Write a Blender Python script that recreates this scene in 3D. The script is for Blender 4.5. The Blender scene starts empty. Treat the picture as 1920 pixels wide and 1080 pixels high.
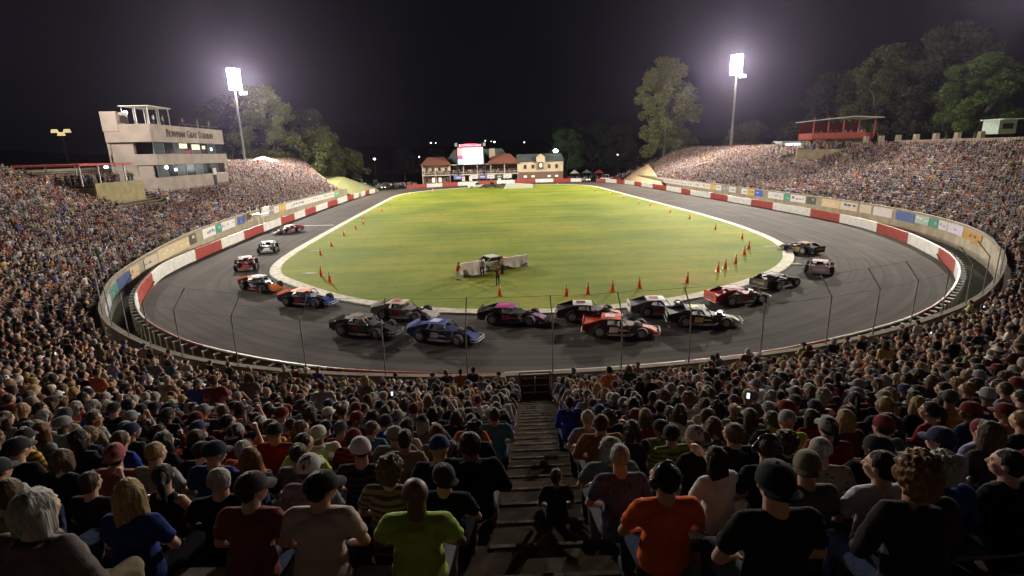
import bpy, bmesh, math, random
import numpy as np
from mathutils import Vector, Matrix, Euler, noise as mnoise

scn = bpy.context.scene
COL = scn.collection
R = math.radians

# ------------------------------------------------------------------ camera
cam = bpy.data.cameras.new("camera")
cam.sensor_width = 36; cam.lens = 36*985/1920
cam.clip_start = .1; cam.clip_end = 4000
co = bpy.data.objects.new("camera", cam); COL.objects.link(co)
_r = Vector((0.99666, -0.07842, -0.02294)); _u = Vector((0.04179, 0.24801, 0.96786)); _f = Vector((0.07021, 0.96558, -0.25046))
_m = Matrix((( _r.x, _u.x, -_f.x), (_r.y, _u.y, -_f.y), (_r.z, _u.z, -_f.z))).to_4x4()
co.matrix_world = Matrix.Translation((0, 0, 11.5)) @ _m
scn.camera = co

# ------------------------------------------------------------------ night sky
w = bpy.data.worlds.new("World"); scn.world = w; w.use_nodes = True
nt = w.node_tree; nt.nodes.clear()
wo = nt.nodes.new("ShaderNodeOutputWorld"); bg = nt.nodes.new("ShaderNodeBackground")
sky = nt.nodes.new("ShaderNodeTexSky"); sky.sky_type = 'NISHITA'; sky.sun_disc = False
sky.sun_elevation = R(-6); sky.sun_rotation = R(200); sky.altitude = 0
mx = nt.nodes.new("ShaderNodeMixRGB"); mx.blend_type = 'ADD'; mx.inputs[0].default_value = 1
mx.inputs[2].default_value = (.10, .15, .20, 1)
nt.links.new(sky.outputs[0], mx.inputs[1]); nt.links.new(mx.outputs[0], bg.inputs[0])
bg.inputs[1].default_value = .014
nt.links.new(bg.outputs[0], wo.inputs[0])

scn.view_settings.view_transform = 'Standard'; scn.view_settings.look = 'None'
scn.view_settings.exposure = 0; scn.view_settings.gamma = 1
scn.cycles.use_denoising = True
scn.cycles.max_bounces = 6; scn.cycles.diffuse_bounces = 2; scn.cycles.volume_bounces = 0
scn.cycles.glossy_bounces = 2; scn.cycles.transparent_max_bounces = 12
scn.cycles.sample_clamp_indirect = 4

# floodlight masts of the stadium: (x, y, head height, power, panels across, rows)
MASTS = [(-64, 160, 32.6, 4.9e5, 4, 8), (82, 165, 35.5, 5.6e5, 4, 8), (92.5, 83, 38.5, 3.3e5, 4, 8), (-76, 72, 36, 1.4e5, 4, 8)]
SPILL = .085        # share of each bank's light that spills in all directions
LAMP_COL = (1.0, .93, .80)

# ------------------------------------------------------------------ helpers
def ob(name, me, parent=None, loc=None):
    o = bpy.data.objects.new(name, me); COL.objects.link(o)
    if parent is not None: o.parent = parent
    if loc is not None: o.location = loc
    return o
def empty(name, loc=(0, 0, 0), rz=0):
    o = ob(name, None, None, loc); o.rotation_euler = (0, 0, rz); o.empty_display_size = .3; return o
def tag(o, label=None, cat=None, group=None, kind=None):
    if label: o['label'] = label
    if cat: o['category'] = cat
    if group: o['group'] = group
    if kind: o['kind'] = kind
    return o

class MB:
    def __init__(s): s.v = []; s.f = []; s.m = []
    def add(s, vs, fs, m=0):
        b = len(s.v); s.v += [tuple(v) for v in vs]
        for f in fs: s.f.append(tuple(i+b for i in f)); s.m.append(m)
    def box(s, c, d, m=0, rz=0, rx=0, ry=0, taper=1.0):
        M = Matrix.Translation(c) @ Euler((rx, ry, rz)).to_matrix().to_4x4()
        vs = []
        for z in (-.5, .5):
            k = taper if z > 0 else 1
            for x, y in ((-.5, -.5), (.5, -.5), (.5, .5), (-.5, .5)):
                vs.append(M @ Vector((x*d[0]*k, y*d[1]*k, z*d[2])))
        s.add(vs, [(0, 3, 2, 1), (4, 5, 6, 7), (0, 1, 5, 4), (1, 2, 6, 5), (2, 3, 7, 6), (3, 0, 4, 7)], m)
    def tube(s, pts, r, n=8, m=0, cap=True):
        pts = [Vector(p) for p in pts]
        rs = r if isinstance(r, (list, tuple)) else [r]*len(pts)
        b = len(s.v); up = None
        for i, p in enumerate(pts):
            t = (pts[min(i+1, len(pts)-1)]-pts[max(i-1, 0)]).normalized()
            a = Vector((0, 0, 1)) if abs(t.z) < .9 else Vector((1, 0, 0))
            x = t.cross(a).normalized(); y = t.cross(x)
            for k in range(n):
                q = 2*math.pi*k/n
                s.v.append(tuple(p+(x*math.cos(q)+y*math.sin(q))*rs[i]))
        for i in range(len(pts)-1):
            for k in range(n):
                s.f.append((b+i*n+k, b+i*n+(k+1) % n, b+(i+1)*n+(k+1) % n, b+(i+1)*n+k)); s.m.append(m)
        if cap:
            s.f.append(tuple(b+k for k in range(n))[::-1]); s.m.append(m)
            s.f.append(tuple(b+(len(pts)-1)*n+k for k in range(n))); s.m.append(m)
    def disc(s, c, axis, r, h, n=16, m=0, r2=None):
        a = Vector(axis).normalized()*h/2; c = Vector(c)
        s.tube([c-a, c+a], [r, r if r2 is None else r2], n, m)
    def ell(s, c, r, n=12, k=8, m=0, rot=None):
        M = Euler(rot).to_matrix() if rot else Matrix.Identity(3); c = Vector(c)
        b = len(s.v)
        s.v.append(tuple(c+M @ Vector((0, 0, r[2]))))
        for i in range(1, k):
            t = math.pi*i/k
            for j in range(n):
                q = 2*math.pi*j/n
                s.v.append(tuple(c+M @ Vector((r[0]*math.sin(t)*math.cos(q), r[1]*math.sin(t)*math.sin(q), r[2]*math.cos(t)))))
        s.v.append(tuple(c+M @ Vector((0, 0, -r[2]))))
        e = len(s.v)-1
        for j in range(n):
            s.f.append((b, b+1+j, b+1+(j+1) % n)); s.m.append(m)
            s.f.append((e, e-n+(j+1) % n, e-n+j)); s.m.append(m)
        for i in range(k-2):
            for j in range(n):
                p = b+1+i*n
                s.f.append((p+j, p+n+j, p+n+(j+1) % n, p+(j+1) % n)); s.m.append(m)
    def prism(s, poly, axis, a, b, m=0):
        """poly in the plane normal to axis ('x': (y,z); 'y': (x,z); 'z': (x,y)), from a to b"""
        def pt(p, t): return (t, p[0], p[1]) if axis == 'x' else ((p[0], t, p[1]) if axis == 'y' else (p[0], p[1], t))
        n = len(poly); vs = [pt(p, a) for p in poly]+[pt(p, b) for p in poly]
        fs = [tuple(range(n))[::-1], tuple(range(n, 2*n))]+[(i, (i+1) % n, n+(i+1) % n, n+i) for i in range(n)]
        s.add(vs, fs, m)
    def mesh(s, name, mats, smooth=False):
        me = bpy.data.meshes.new(name); me.from_pydata(s.v, [], s.f)
        for q in (mats if isinstance(mats, (list, tuple)) else [mats]): me.materials.append(q)
        me.polygons.foreach_set('material_index', s.m)
        if smooth: me.polygons.foreach_set('use_smooth', [True]*len(s.f))
        if me.validate(verbose=True): print('INVALID', name)
        bm = bmesh.new(); bm.from_mesh(me); bmesh.ops.recalc_face_normals(bm, faces=bm.faces); bm.to_mesh(me); bm.free()
        me.update(); return me
    def build(s, name, mats, parent=None, smooth=False, loc=None):
        return ob(name, s.mesh(name, mats, smooth), parent, loc)

MATS = {}
def mat(name, c, rough=.7, metal=0, nscale=6, namt=.15, bump=0, bscale=60, spec=.5, emit=None, est=0, stretch=None, c2=None, coat=0, ndetail=6, cmix=.5):
    if name in MATS: return MATS[name]
    m = bpy.data.materials.new(name); m.use_nodes = True; t = m.node_tree; p = t.nodes['Principled BSDF']
    p.inputs['Roughness'].default_value = rough; p.inputs['Metallic'].default_value = metal
    p.inputs['Specular IOR Level'].default_value = spec
    if coat: p.inputs['Coat Weight'].default_value = coat; p.inputs['Coat Roughness'].default_value = .08
    tc = t.nodes.new('ShaderNodeTexCoord'); src = tc.outputs['Object']
    if stretch:
        mp = t.nodes.new('ShaderNodeMapping'); mp.inputs['Scale'].default_value = stretch
        t.links.new(src, mp.inputs[0]); src = mp.outputs[0]
    n = t.nodes.new('ShaderNodeTexNoise'); n.inputs['Scale'].default_value = nscale; n.inputs['Detail'].default_value = ndetail
    t.links.new(src, n.inputs['Vector'])
    r = t.nodes.new('ShaderNodeValToRGB'); r.color_ramp.elements[0].position = .3; r.color_ramp.elements[1].position = .7
    d = c2 or tuple(x*(1-namt*2) for x in c)
    r.color_ramp.elements[0].color = (*d, 1); r.color_ramp.elements[1].color = (*(c if c2 else tuple(min(1, x*(1+namt)) for x in c)), 1)
    t.links.new(n.outputs[0], r.inputs[0]); t.links.new(r.outputs[0], p.inputs['Base Color'])
    if bump:
        b = t.nodes.new('ShaderNodeBump'); b.inputs['Strength'].default_value = bump; b.inputs['Distance'].default_value = .02
        n2 = t.nodes.new('ShaderNodeTexNoise'); n2.inputs['Scale'].default_value = bscale; n2.inputs['Detail'].default_value = 5
        t.links.new(src, n2.inputs['Vector']); t.links.new(n2.outputs[0], b.inputs['Height']); t.links.new(b.outputs[0], p.inputs['Normal'])
    if emit: p.inputs['Emission Color'].default_value = (*emit, 1); p.inputs['Emission Strength'].default_value = est
    MATS[name] = m; return m
def mat_oc(name, rough=.8, bump=.3, bscale=40, stretch=None, namt=.25, nscale=9, spec=.3, metal=0, coat=0):
    """base colour taken from the object's own colour, with procedural variation"""
    m = bpy.data.materials.new(name); m.use_nodes = True; t = m.node_tree; p = t.nodes['Principled BSDF']
    p.inputs['Roughness'].default_value = rough; p.inputs['Specular IOR Level'].default_value = spec; p.inputs['Metallic'].default_value = metal
    if coat: p.inputs['Coat Weight'].default_value = coat; p.inputs['Coat Roughness'].default_value = .08
    oi = t.nodes.new('ShaderNodeObjectInfo'); tc = t.nodes.new('ShaderNodeTexCoord'); src = tc.outputs['Object']
    if stretch:
        mp = t.nodes.new('ShaderNodeMapping'); mp.inputs['Scale'].default_value = stretch
        t.links.new(src, mp.inputs[0]); src = mp.outputs[0]
    n = t.nodes.new('ShaderNodeTexNoise'); n.inputs['Scale'].default_value = nscale; n.inputs['Detail'].default_value = 5
    t.links.new(src, n.inputs['Vector'])
    mr = t.nodes.new('ShaderNodeMapRange'); mr.inputs[1].default_value = .3; mr.inputs[2].default_value = .7
    mr.inputs[3].default_value = 1-namt; mr.inputs[4].default_value = 1+namt*.6
    t.links.new(n.outputs[0], mr.inputs[0])
    if name == 'cloth':                        # some shirts are striped or printed
        wv = t.nodes.new('ShaderNodeTexWave'); wv.bands_direction = 'Z'; wv.inputs['Scale'].default_value = 5.5; t.links.new(tc.outputs['Object'], wv.inputs[0])
        vo = t.nodes.new('ShaderNodeTexVoronoi'); vo.inputs['Scale'].default_value = 16; t.links.new(tc.outputs['Object'], vo.inputs['Vector'])
        def mth(op, a, b=None):
            q = t.nodes.new('ShaderNodeMath'); q.operation = op
            for i_, x in enumerate((a, b)):
                if x is None: continue
                if isinstance(x, (int, float)): q.inputs[i_].default_value = x
                else: t.links.new(x, q.inputs[i_])
            return q.outputs[0]
        rnd = oi.outputs['Random']
        stripe = mth('MULTIPLY', mth('GREATER_THAN', wv.outputs['Fac'], .62), mth('GREATER_THAN', rnd, .86))
        spot = mth('MULTIPLY', mth('LESS_THAN', vo.outputs['Distance'], .22), mth('MULTIPLY', mth('LESS_THAN', rnd, .80), mth('GREATER_THAN', rnd, .73)))
        keep = mth('SUBTRACT', 1.0, mth('MULTIPLY', mth('MAXIMUM', stripe, spot), .72))
        mr2 = mth('MULTIPLY', mr.outputs[0], keep)
    else: mr2 = mr.outputs[0]
    v = t.nodes.new('ShaderNodeVectorMath'); v.operation = 'SCALE'
    t.links.new(oi.outputs['Color'], v.inputs[0]); t.links.new(mr2, v.inputs['Scale']); t.links.new(v.outputs[0], p.inputs['Base Color'])
    if bump:
        b = t.nodes.new('ShaderNodeBump'); b.inputs['Strength'].default_value = bump; b.inputs['Distance'].default_value = .02
        n2 = t.nodes.new('ShaderNodeTexNoise'); n2.inputs['Scale'].default_value = bscale; n2.inputs['Detail'].default_value = 4
        t.links.new(src, n2.inputs['Vector']); t.links.new(n2.outputs[0], b.inputs['Height']); t.links.new(b.outputs[0], p.inputs['Normal'])
    MATS[name] = m; return m
def colmat(c, rough=.6, **k):
    nm = 'paint_%02d_%02d_%02d_%d' % (c[0]*99, c[1]*99, c[2]*99, rough*10)
    return mat(nm, c, rough, **k)
def text_mesh(s, size, depth, name):
    cu = bpy.data.curves.new(name, 'FONT'); cu.body = s; cu.size = size; cu.extrude = depth; cu.align_x = 'CENTER'; cu.align_y = 'CENTER'
    o = bpy.data.objects.new(name, cu); COL.objects.link(o)
    bpy.context.view_layer.update()
    me = bpy.data.meshes.new_from_object(o.evaluated_get(bpy.context.evaluated_depsgraph_get()))
    bpy.data.objects.remove(o); bpy.data.curves.remove(cu); return me
HAZE = .00005
import math
# ---- stadium plan (metres; x to the right of the aisle, y towards the far end) ----
S_CTRL = [(-30.500,189.331),(-33.5,172),(-35.3,155),(-37,130),(-38,105),(-37.5,85),(-35,65),(-31.2,48.5),(-27.1,39.5),(-23.4,33.9),(-18.8,29.5),(-14.6,26.6),(-9,24.2),(-3,22.8),(2,22.3),(8,22.4),
 (14,23.1),(20,24.6),(26,27),(32,30.2),(38,34.5),(44,40),(49.5,47),(54.5,56),(58.5,69),(60,84),(60,100),(60,120),(59.5,140),(59,160),(58.5,183),(58,216)]
G_CTRL = [(-32,155),(-33,134),(-33.5,104),(-33.5,87),(-33,70),(-32,57),(-30,50),(-27.8,44.4),(-25.3,39.9),(-22.3,35.7),(-17.8,31.2),(-13.2,28.0),(-8,25.4),(-3,24.0),(2,23.4),(8,23.5),
 (14,24.2),(20,25.9),(26,28.4),(31,31.5),(36,35.6),(40.5,40),(44.5,45),(48,51),(52,60),(55,71),(56,83),(56,100),(55.5,120),(55,140),(54.5,160),(53,178),(49,192),(40,201),(28,204),(16,203),(3,199),(-10,194),(-21,188),(-28.5,180),(-31,169)]
I_CTRL = [(-22,155),(-22.5,140),(-22.8,119),(-23,94),(-23,78),(-22.8,66),(-22,58),(-20,52.5),(-16,47.5),(-12,43.3),(-8,40.3),(-4,38.2),(0,37),(4,36.4),(8,36.4),(13,37.1),(18,38.8),(25,43),(30,47.3),
 (33.7,52),(36.7,58),(39,67),(40.5,80),(41,95),(41,120),(41,151),(40.5,172),(36,184),(28,189),(18,189.5),(5,187),(-4,182.5),(-13,175),(-19,166)]

def catmull(P, n=10, closed=False):
    out = []
    N = len(P)
    for i in range(N if closed else N-1):
        g = (lambda k: P[k % N]) if closed else (lambda k: P[min(max(k, 0), N-1)])
        p0, p1, p2, p3 = g(i-1), g(i), g(i+1), g(i+2)
        for k in range(n):
            t = k/n
            out.append(tuple(.5*((2*p1[a]) + (-p0[a]+p2[a])*t + (2*p0[a]-5*p1[a]+4*p2[a]-p3[a])*t*t + (-p0[a]+3*p1[a]-3*p2[a]+p3[a])*t**3) for a in range(len(p1))))
    if not closed: out.append(tuple(map(float, P[-1])))
    return out

class Path:
    """polyline with arc length, outward normal and smooth offset"""
    def __init__(s, P, closed=False, n=10):
        s.closed = closed
        s.p = catmull(P, n, closed)
        if closed: s.p.append(s.p[0])
        s.l = [0.0]
        for a, b in zip(s.p, s.p[1:]): s.l.append(s.l[-1]+math.dist(a[:2], b[:2]))
        s.len = s.l[-1]
        m = len(s.p)
        s.n = []
        for i in range(m):
            if closed: a, b = s.p[(i-2) % (m-1)], s.p[(i+2) % (m-1)]
            else: a, b = s.p[max(i-2, 0)], s.p[min(i+2, m-1)]
            tx, ty = b[0]-a[0], b[1]-a[1]; q = math.hypot(tx, ty)
            s.n.append((ty/q, -tx/q))   # outward, away from the infield
    def at(s, u, off=0.0):
        u = max(0, min(s.len-1e-6, u))
        lo, hi = 0, len(s.l)-1
        while hi-lo > 1:
            mid = (lo+hi)//2
            if s.l[mid] <= u: lo = mid
            else: hi = mid
        t = (u-s.l[lo])/max(1e-9, s.l[lo+1]-s.l[lo])
        q = [a+(b-a)*t for a, b in zip(s.p[lo], s.p[lo+1])]
        n = [a+(b-a)*t for a, b in zip(s.n[lo], s.n[lo+1])]
        k = math.hypot(*n); n = (n[0]/k, n[1]/k)
        return (q[0]+n[0]*off, q[1]+n[1]*off), n
# ================================================================== the setting
S = Path(S_CTRL); G = Path(G_CTRL, True); I = Path(I_CTRL, True)
SL0, SR1 = 35.5, S.len-33.0       # stand's front-row ends along S
def lerp_tab(u, tab):
    if u <= tab[0][0]: return tab[0][1]
    for (a, x), (b, y) in zip(tab, tab[1:]):
        if u <= b: return x+(y-x)*(u-a)/(b-a)
    return tab[-1][1]
TOPZ = [(0, 2.6), (120, 2.5), (150, 1.9), (170, 1.6), (220, 1.7), (245, 2.7), (420, 2.9)]   # stadium wall top
FLZ = [(0, 1.3), (120, 1.1), (150, .7), (170, .6), (220, .8), (245, 1.7), (420, 1.95)]       # front row floor
NROW, TREAD, RISE, D0 = 30, .76, .304, .8
def row_range(r): return SL0-r*.9, SR1+r*1.0
def floor_z(u, r): return lerp_tab(u, FLZ)+RISE*r
def proj(x, y, z):
    v = Vector((x, y, z-11.5)); d = v.dot(_f)
    return 960+985*v.dot(_r)/max(d, .01), 540-985*v.dot(_u)/max(d, .01), d

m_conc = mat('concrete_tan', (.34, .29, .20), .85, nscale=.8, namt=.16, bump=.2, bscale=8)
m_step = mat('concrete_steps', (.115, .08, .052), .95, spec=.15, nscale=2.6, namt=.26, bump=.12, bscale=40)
m_bench = mat('bench_plank', (.30, .27, .23), .6, nscale=5, namt=.2)
m_white = mat('white_paint', (.74, .71, .66), .5, nscale=1.5, namt=.1)
m_red = mat('red_paint', (.36, .045, .03), .5, nscale=1.2, namt=.14)
m_steel = mat('galvanised_steel', (.26, .245, .22), .6, metal=.3, nscale=8, namt=.15)
m_dark = mat('dark_metal', (.03, .03, .032), .5)
m_black = mat('black_rubber', (.013, .013, .014), .75, nscale=20, bump=.2)
m_glass = mat('dark_glass', (.015, .02, .022), .08, spec=.8)
m_curb = mat('cream_concrete', (.56, .50, .40), .8, nscale=2.0, namt=.22, bump=.2, bscale=15)

def surf_mat(name, build):
    m = bpy.data.materials.new(name); m.use_nodes = True; build(m.node_tree, m.node_tree.nodes['Principled BSDF']); return m
def N(t, ty, **k):
    n = t.nodes.new(ty)
    for a, b in k.items():
        if a.startswith('i_'):
            key = a[2:]; n.inputs[int(key) if key.isdigit() else key].default_value = b
        else: setattr(n, a, b)
    return n
def ramp(t, src, stops):
    r = t.nodes.new('ShaderNodeValToRGB'); e = r.color_ramp.elements
    while len(e) < len(stops): e.new(.5)
    for q, (p, c) in zip(e, stops): q.position = p; q.color = (*c, 1) if len(c) == 3 else c
    t.links.new(src, r.inputs[0]); return r.outputs[0]
def grass_nodes(t, p):
    tc = N(t, 'ShaderNodeTexCoord'); L = t.links
    n1 = N(t, 'ShaderNodeTexNoise', i_Scale=.07, i_Detail=4.0); L.new(tc.outputs['Object'], n1.inputs['Vector'])
    n2 = N(t, 'ShaderNodeTexNoise', i_Scale=.9, i_Detail=8.0, i_Roughness=.7); L.new(tc.outputs['Object'], n2.inputs['Vector'])
    n3 = N(t, 'ShaderNodeTexNoise', i_Scale=14.0, i_Detail=4.0); L.new(tc.outputs['Object'], n3.inputs['Vector'])
    mp = N(t, 'ShaderNodeMapping'); mp.inputs['Scale'].default_value = (.02, .45, 1); L.new(tc.outputs['Object'], mp.inputs[0])
    n4 = N(t, 'ShaderNodeTexNoise', i_Scale=1.0, i_Detail=3.0); L.new(mp.outputs[0], n4.inputs['Vector'])
    base = ramp(t, n1.outputs[0], [(.35, (.135, .180, .018)), (.55, (.210, .240, .026)), (.72, (.290, .250, .046))])
    worn = ramp(t, n2.outputs[0], [(.25, (.72, .74, .6)), (.5, (1, 1, 1)), (.66, (1.12, 1.06, 1.05)), (.78, (1.6, 1.3, 1.7))])
    fine = ramp(t, n3.outputs[0], [(.3, (.70, .73, .66)), (.7, (1.25, 1.2, 1.15))])
    band = ramp(t, n4.outputs[0], [(.35, (.80, .87, .78)), (.65, (1.12, 1.06, 1.03))])
    o = base
    for q in (worn, fine, band):
        mxx = N(t, 'ShaderNodeMixRGB', blend_type='MULTIPLY'); mxx.inputs[0].default_value = 1
        L.new(o, mxx.inputs[1]); L.new(q, mxx.inputs[2]); o = mxx.outputs[0]
    L.new(o, p.inputs['Base Color']); p.inputs['Roughness'].default_value = .9; p.inputs['Specular IOR Level'].default_value = .15
    b = N(t, 'ShaderNodeBump'); b.inputs['Strength'].default_value = .5; b.inputs['Distance'].default_value = .05
    n5 = N(t, 'ShaderNodeTexNoise', i_Scale=5.0, i_Detail=6.0); L.new(tc.outputs['Object'], n5.inputs['Vector']); L.new(n5.outputs[0], b.inputs['Height']); L.new(b.outputs[0], p.inputs['Normal'])
m_grass = surf_mat('infield_grass', grass_nodes)
def asphalt_nodes(t, p):
    L = t.links; uv = N(t, 'ShaderNodeUVMap'); tc = N(t, 'ShaderNodeTexCoord')
    mp = N(t, 'ShaderNodeMapping'); mp.inputs['Scale'].default_value = (.035, 1.3, 1); L.new(uv.outputs[0], mp.inputs[0])
    n1 = N(t, 'ShaderNodeTexNoise', i_Scale=1.0, i_Detail=7.0, i_Roughness=.62); L.new(mp.outputs[0], n1.inputs['Vector'])
    n2 = N(t, 'ShaderNodeTexNoise', i_Scale=.22, i_Detail=5.0); L.new(tc.outputs['Object'], n2.inputs['Vector'])
    n3 = N(t, 'ShaderNodeTexNoise', i_Scale=22.0, i_Detail=3.0); L.new(tc.outputs['Object'], n3.inputs['Vector'])
    a = ramp(t, n1.outputs[0], [(.3, (.040, .033, .030)), (.47, (.062, .052, .048)), (.62, (.080, .067, .061))])
    b = ramp(t, n2.outputs[0], [(.35, (.78, .78, .80)), (.65, (1.12, 1.10, 1.06))])
    c = ramp(t, n3.outputs[0], [(.3, (.84, .84, .84)), (.7, (1.16, 1.16, 1.16))])
    # seams between paving lanes and curved tyre marks, both in the surface itself
    sx = N(t, 'ShaderNodeSeparateXYZ'); L.new(uv.outputs[0], sx.inputs[0])
    wv = N(t, 'ShaderNodeTexWave', wave_type='BANDS', bands_direction='Y', i_Scale=.11, i_Distortion=1.2, i_Detail=2.0); wv.inputs['Detail Scale'].default_value = .12
    mp2 = N(t, 'ShaderNodeMapping'); mp2.inputs['Scale'].default_value = (.12, 1, 1); L.new(uv.outputs[0], mp2.inputs[0]); L.new(mp2.outputs[0], wv.inputs[0])
    d = ramp(t, wv.outputs['Fac'], [(.0, (.62, .62, .62)), (.035, (1, 1, 1)), (1, (1, 1, 1))])
    wv2 = N(t, 'ShaderNodeTexWave', wave_type='BANDS', bands_direction='Y', i_Scale=.21, i_Distortion=5.0, i_Detail=1.0); wv2.inputs['Detail Scale'].default_value = .07
    L.new(mp2.outputs[0], wv2.inputs[0])
    e = ramp(t, wv2.outputs['Fac'], [(.0, (.66, .65, .66)), (.05, (.96, .96, .96)), (1, (1, 1, 1))])
    o = a
    for q in (b, c, d, e):
        k = N(t, 'ShaderNodeMixRGB', blend_type='MULTIPLY'); k.inputs[0].default_value = 1; L.new(o, k.inputs[1]); L.new(q, k.inputs[2]); o = k.outputs[0]
    L.new(o, p.inputs['Base Color']); p.inputs['Roughness'].default_value = .92; p.inputs['Specular IOR Level'].default_value = .12
    bb = N(t, 'ShaderNodeBump'); bb.inputs['Strength'].default_value = .25; bb.inputs['Distance'].default_value = .01
    L.new(n3.outputs[0], bb.inputs['Height']); L.new(bb.outputs[0], p.inputs['Normal'])
m_asph = surf_mat('track_asphalt', asphalt_nodes)
m_ground = mat('ground_soil_grass', (.022, .024, .012), 1.0, spec=.05, nscale=.15, namt=.3, bump=.4, bscale=2)
m_bank = mat('bank_grass', (.10, .125, .03), .95, nscale=.6, namt=.3, bump=.5, bscale=6, c2=(.15, .125, .055))
m_dirt = mat('tan_dirt', (.34, .24, .13), .95, nscale=.7, namt=.2, bump=.4, bscale=5)

def sheet_between(P, Q, name, m, z=0, n=400):
    """a strip between two closed paths, matched by angle round a common centre, with a road-like UV map"""
    c = (9, 105)
    def sample(X):
        ang = [(math.atan2(p[1]-c[1], p[0]-c[0]), p) for p in X.p[:-1]]
        ang.sort(key=lambda q: q[0]); return ang
    def at_ang(A, a):
        for i in range(len(A)):
            a0, p0 = A[i-1]; a1, p1 = A[i]
            if i == 0: a0 -= 2*math.pi
            if a0 <= a <= a1:
                t = (a-a0)/max(1e-9, a1-a0); return (p0[0]+(p1[0]-p0[0])*t, p0[1]+(p1[1]-p0[1])*t)
        a -= 2*math.pi
        a0, p0 = A[-1][0]-2*math.pi, A[-1][1]; a1, p1 = A[0]
        t = (a-a0)/max(1e-9, a1-a0); return (p0[0]+(p1[0]-p0[0])*t, p0[1]+(p1[1]-p0[1])*t)
    A, B = sample(P), sample(Q); vs = []; uv = []; u = 0; K = 8; last = None
    for i in range(n+1):
        a = -math.pi+2*math.pi*i/n
        a = min(a, math.pi-1e-6)
        p, q = at_ang(A, a), at_ang(B, a)
        if last: u += math.dist(last, q)
        last = q; W = math.dist(p, q)
        for k in range(K+1):
            t = k/K; vs.append((p[0]+(q[0]-p[0])*t, p[1]+(q[1]-p[1])*t, z)); uv.append((u, W*t))
    fs = [(i*(K+1)+k, i*(K+1)+k+1, (i+1)*(K+1)+k+1, (i+1)*(K+1)+k) for i in range(n) for k in range(K)]
    me = bpy.data.meshes.new(name); me.from_pydata(vs, [], fs); me.materials.append(m)
    l = me.uv_layers.new(name='UVMap')
    idx = [0]*len(me.loops); me.loops.foreach_get('vertex_index', idx)
    l.data.foreach_set('uv', [c_ for i in idx for c_ in uv[i]])
    return ob(name, me)

# ground: one sheet to the horizon, dropping away behind the far building as a dark wooded slope
mb = MB(); mb.add([(-700, -300, -.25), (700, -300, -.25), (700, 1500, -.25), (-700, 1500, -.25)], [(0, 1, 2, 3)])
tag(mb.build('ground', m_ground), 'dark ground round the stadium', kind='structure')
mb = MB()
b_ = len(mb.v); gx = [-600+i*30 for i in range(41)]
for j, yy in enumerate((330, 380, 460, 560, 700)):
    for xx in gx:
        h = (0, 5, 13, 22, 30)[j]*(.8+.35*mnoise.noise(Vector((xx*.008, yy*.01, 3))))-1
        mb.v.append((xx, yy, h))
for j in range(4):
    for i in range(40): mb.f.append((j*41+i, j*41+i+1, (j+1)*41+i+1, (j+1)*41+i)); mb.m.append(0)
tag(mb.build('hills', mat('dark_wooded_hill', (.02, .028, .016), .95, nscale=.05, namt=.4), smooth=True), 'dark low wooded hills beyond the stadium', kind='structure')

Gout = Path([G.at(u, .3)[0] for u in np.linspace(0, G.len-4, 110)], True, 3)
tag(sheet_between(I, Gout, 'race_track', m_asph, 0.0), 'worn dark asphalt oval race track', kind='structure')
mb = MB(); pts = [I.at(u, -.9)[0] for u in np.linspace(0, I.len-1, 260)]
c0 = (9, 110); mb.v = [(c0[0], c0[1], .06)]+[(p[0], p[1], .06) for p in pts]
for i in range(len(pts)): mb.f.append((0, 1+i, 1+(i+1) % len(pts))); mb.m.append(0)
tag(mb.build('infield', m_grass), 'worn yellow green grass infield', kind='structure')
# raised concrete kerb round the infield
mb = MB(); n = 300
for i in range(n):
    u = I.len*i/n
    for off, z in ((-1.1, .05), (-1.05, .11), (-.02, .10), (.03, -.02)):
        q = I.at(u, off)[0]; mb.v.append((q[0], q[1], z))
for i in range(n):
    for k in range(3):
        a, b2 = i*4+k, ((i+1) % n)*4+k; mb.f.append((a, a+1, b2+1, b2)); mb.m.append(0)
tag(mb.build('track_kerb', m_curb), 'cream concrete kerb round the grass infield', kind='structure')
# drain aprons poured on the grass side of the kerb
for u_px, s_ in (((-16.5, 53.5), 0), ((-19.5, 67), 1), ((31.5, 49.0), 2), ((34.5, 58.5), 3), ((-20.5, 82), 4), ((-21, 104), 5)):
    x, y = u_px; mb = MB()
    sg = 1 if x < 0 else -1
    mb.add([(x-1.0*sg, y-.5, .072), (x+.5*sg, y-.28, .072), (x+.65*sg, y+.0, .072), (x+.5*sg, y+.28, .072), (x-1.0*sg, y+.5, .072)], [(0, 1, 2, 3, 4)])
    mb.add([(x-.4, y-.12, .078), (x+.3, y-.12, .078), (x+.3, y+.14, .078), (x-.4, y+.14, .078)], [(0, 1, 2, 3)], 1)
    tag(mb.build('drain_apron', [mat('worn_apron', (.25, .22, .12), .9, nscale=3, namt=.3), m_dark]), 'pale concrete drain apron let into the grass by the kerb', kind='structure')
mb = MB(); a = (-33.2, 93.2); b2 = (-23.9, 92.6)
mb.add([(a[0], a[1], .006), (b2[0], b2[1], .006), (b2[0], b2[1]+.35, .006), (a[0], a[1]+.35, .006)], [(0, 1, 2, 3)])
tag(mb.build('road_marking', m_white), 'white start line across the asphalt', kind='structure')

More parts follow.
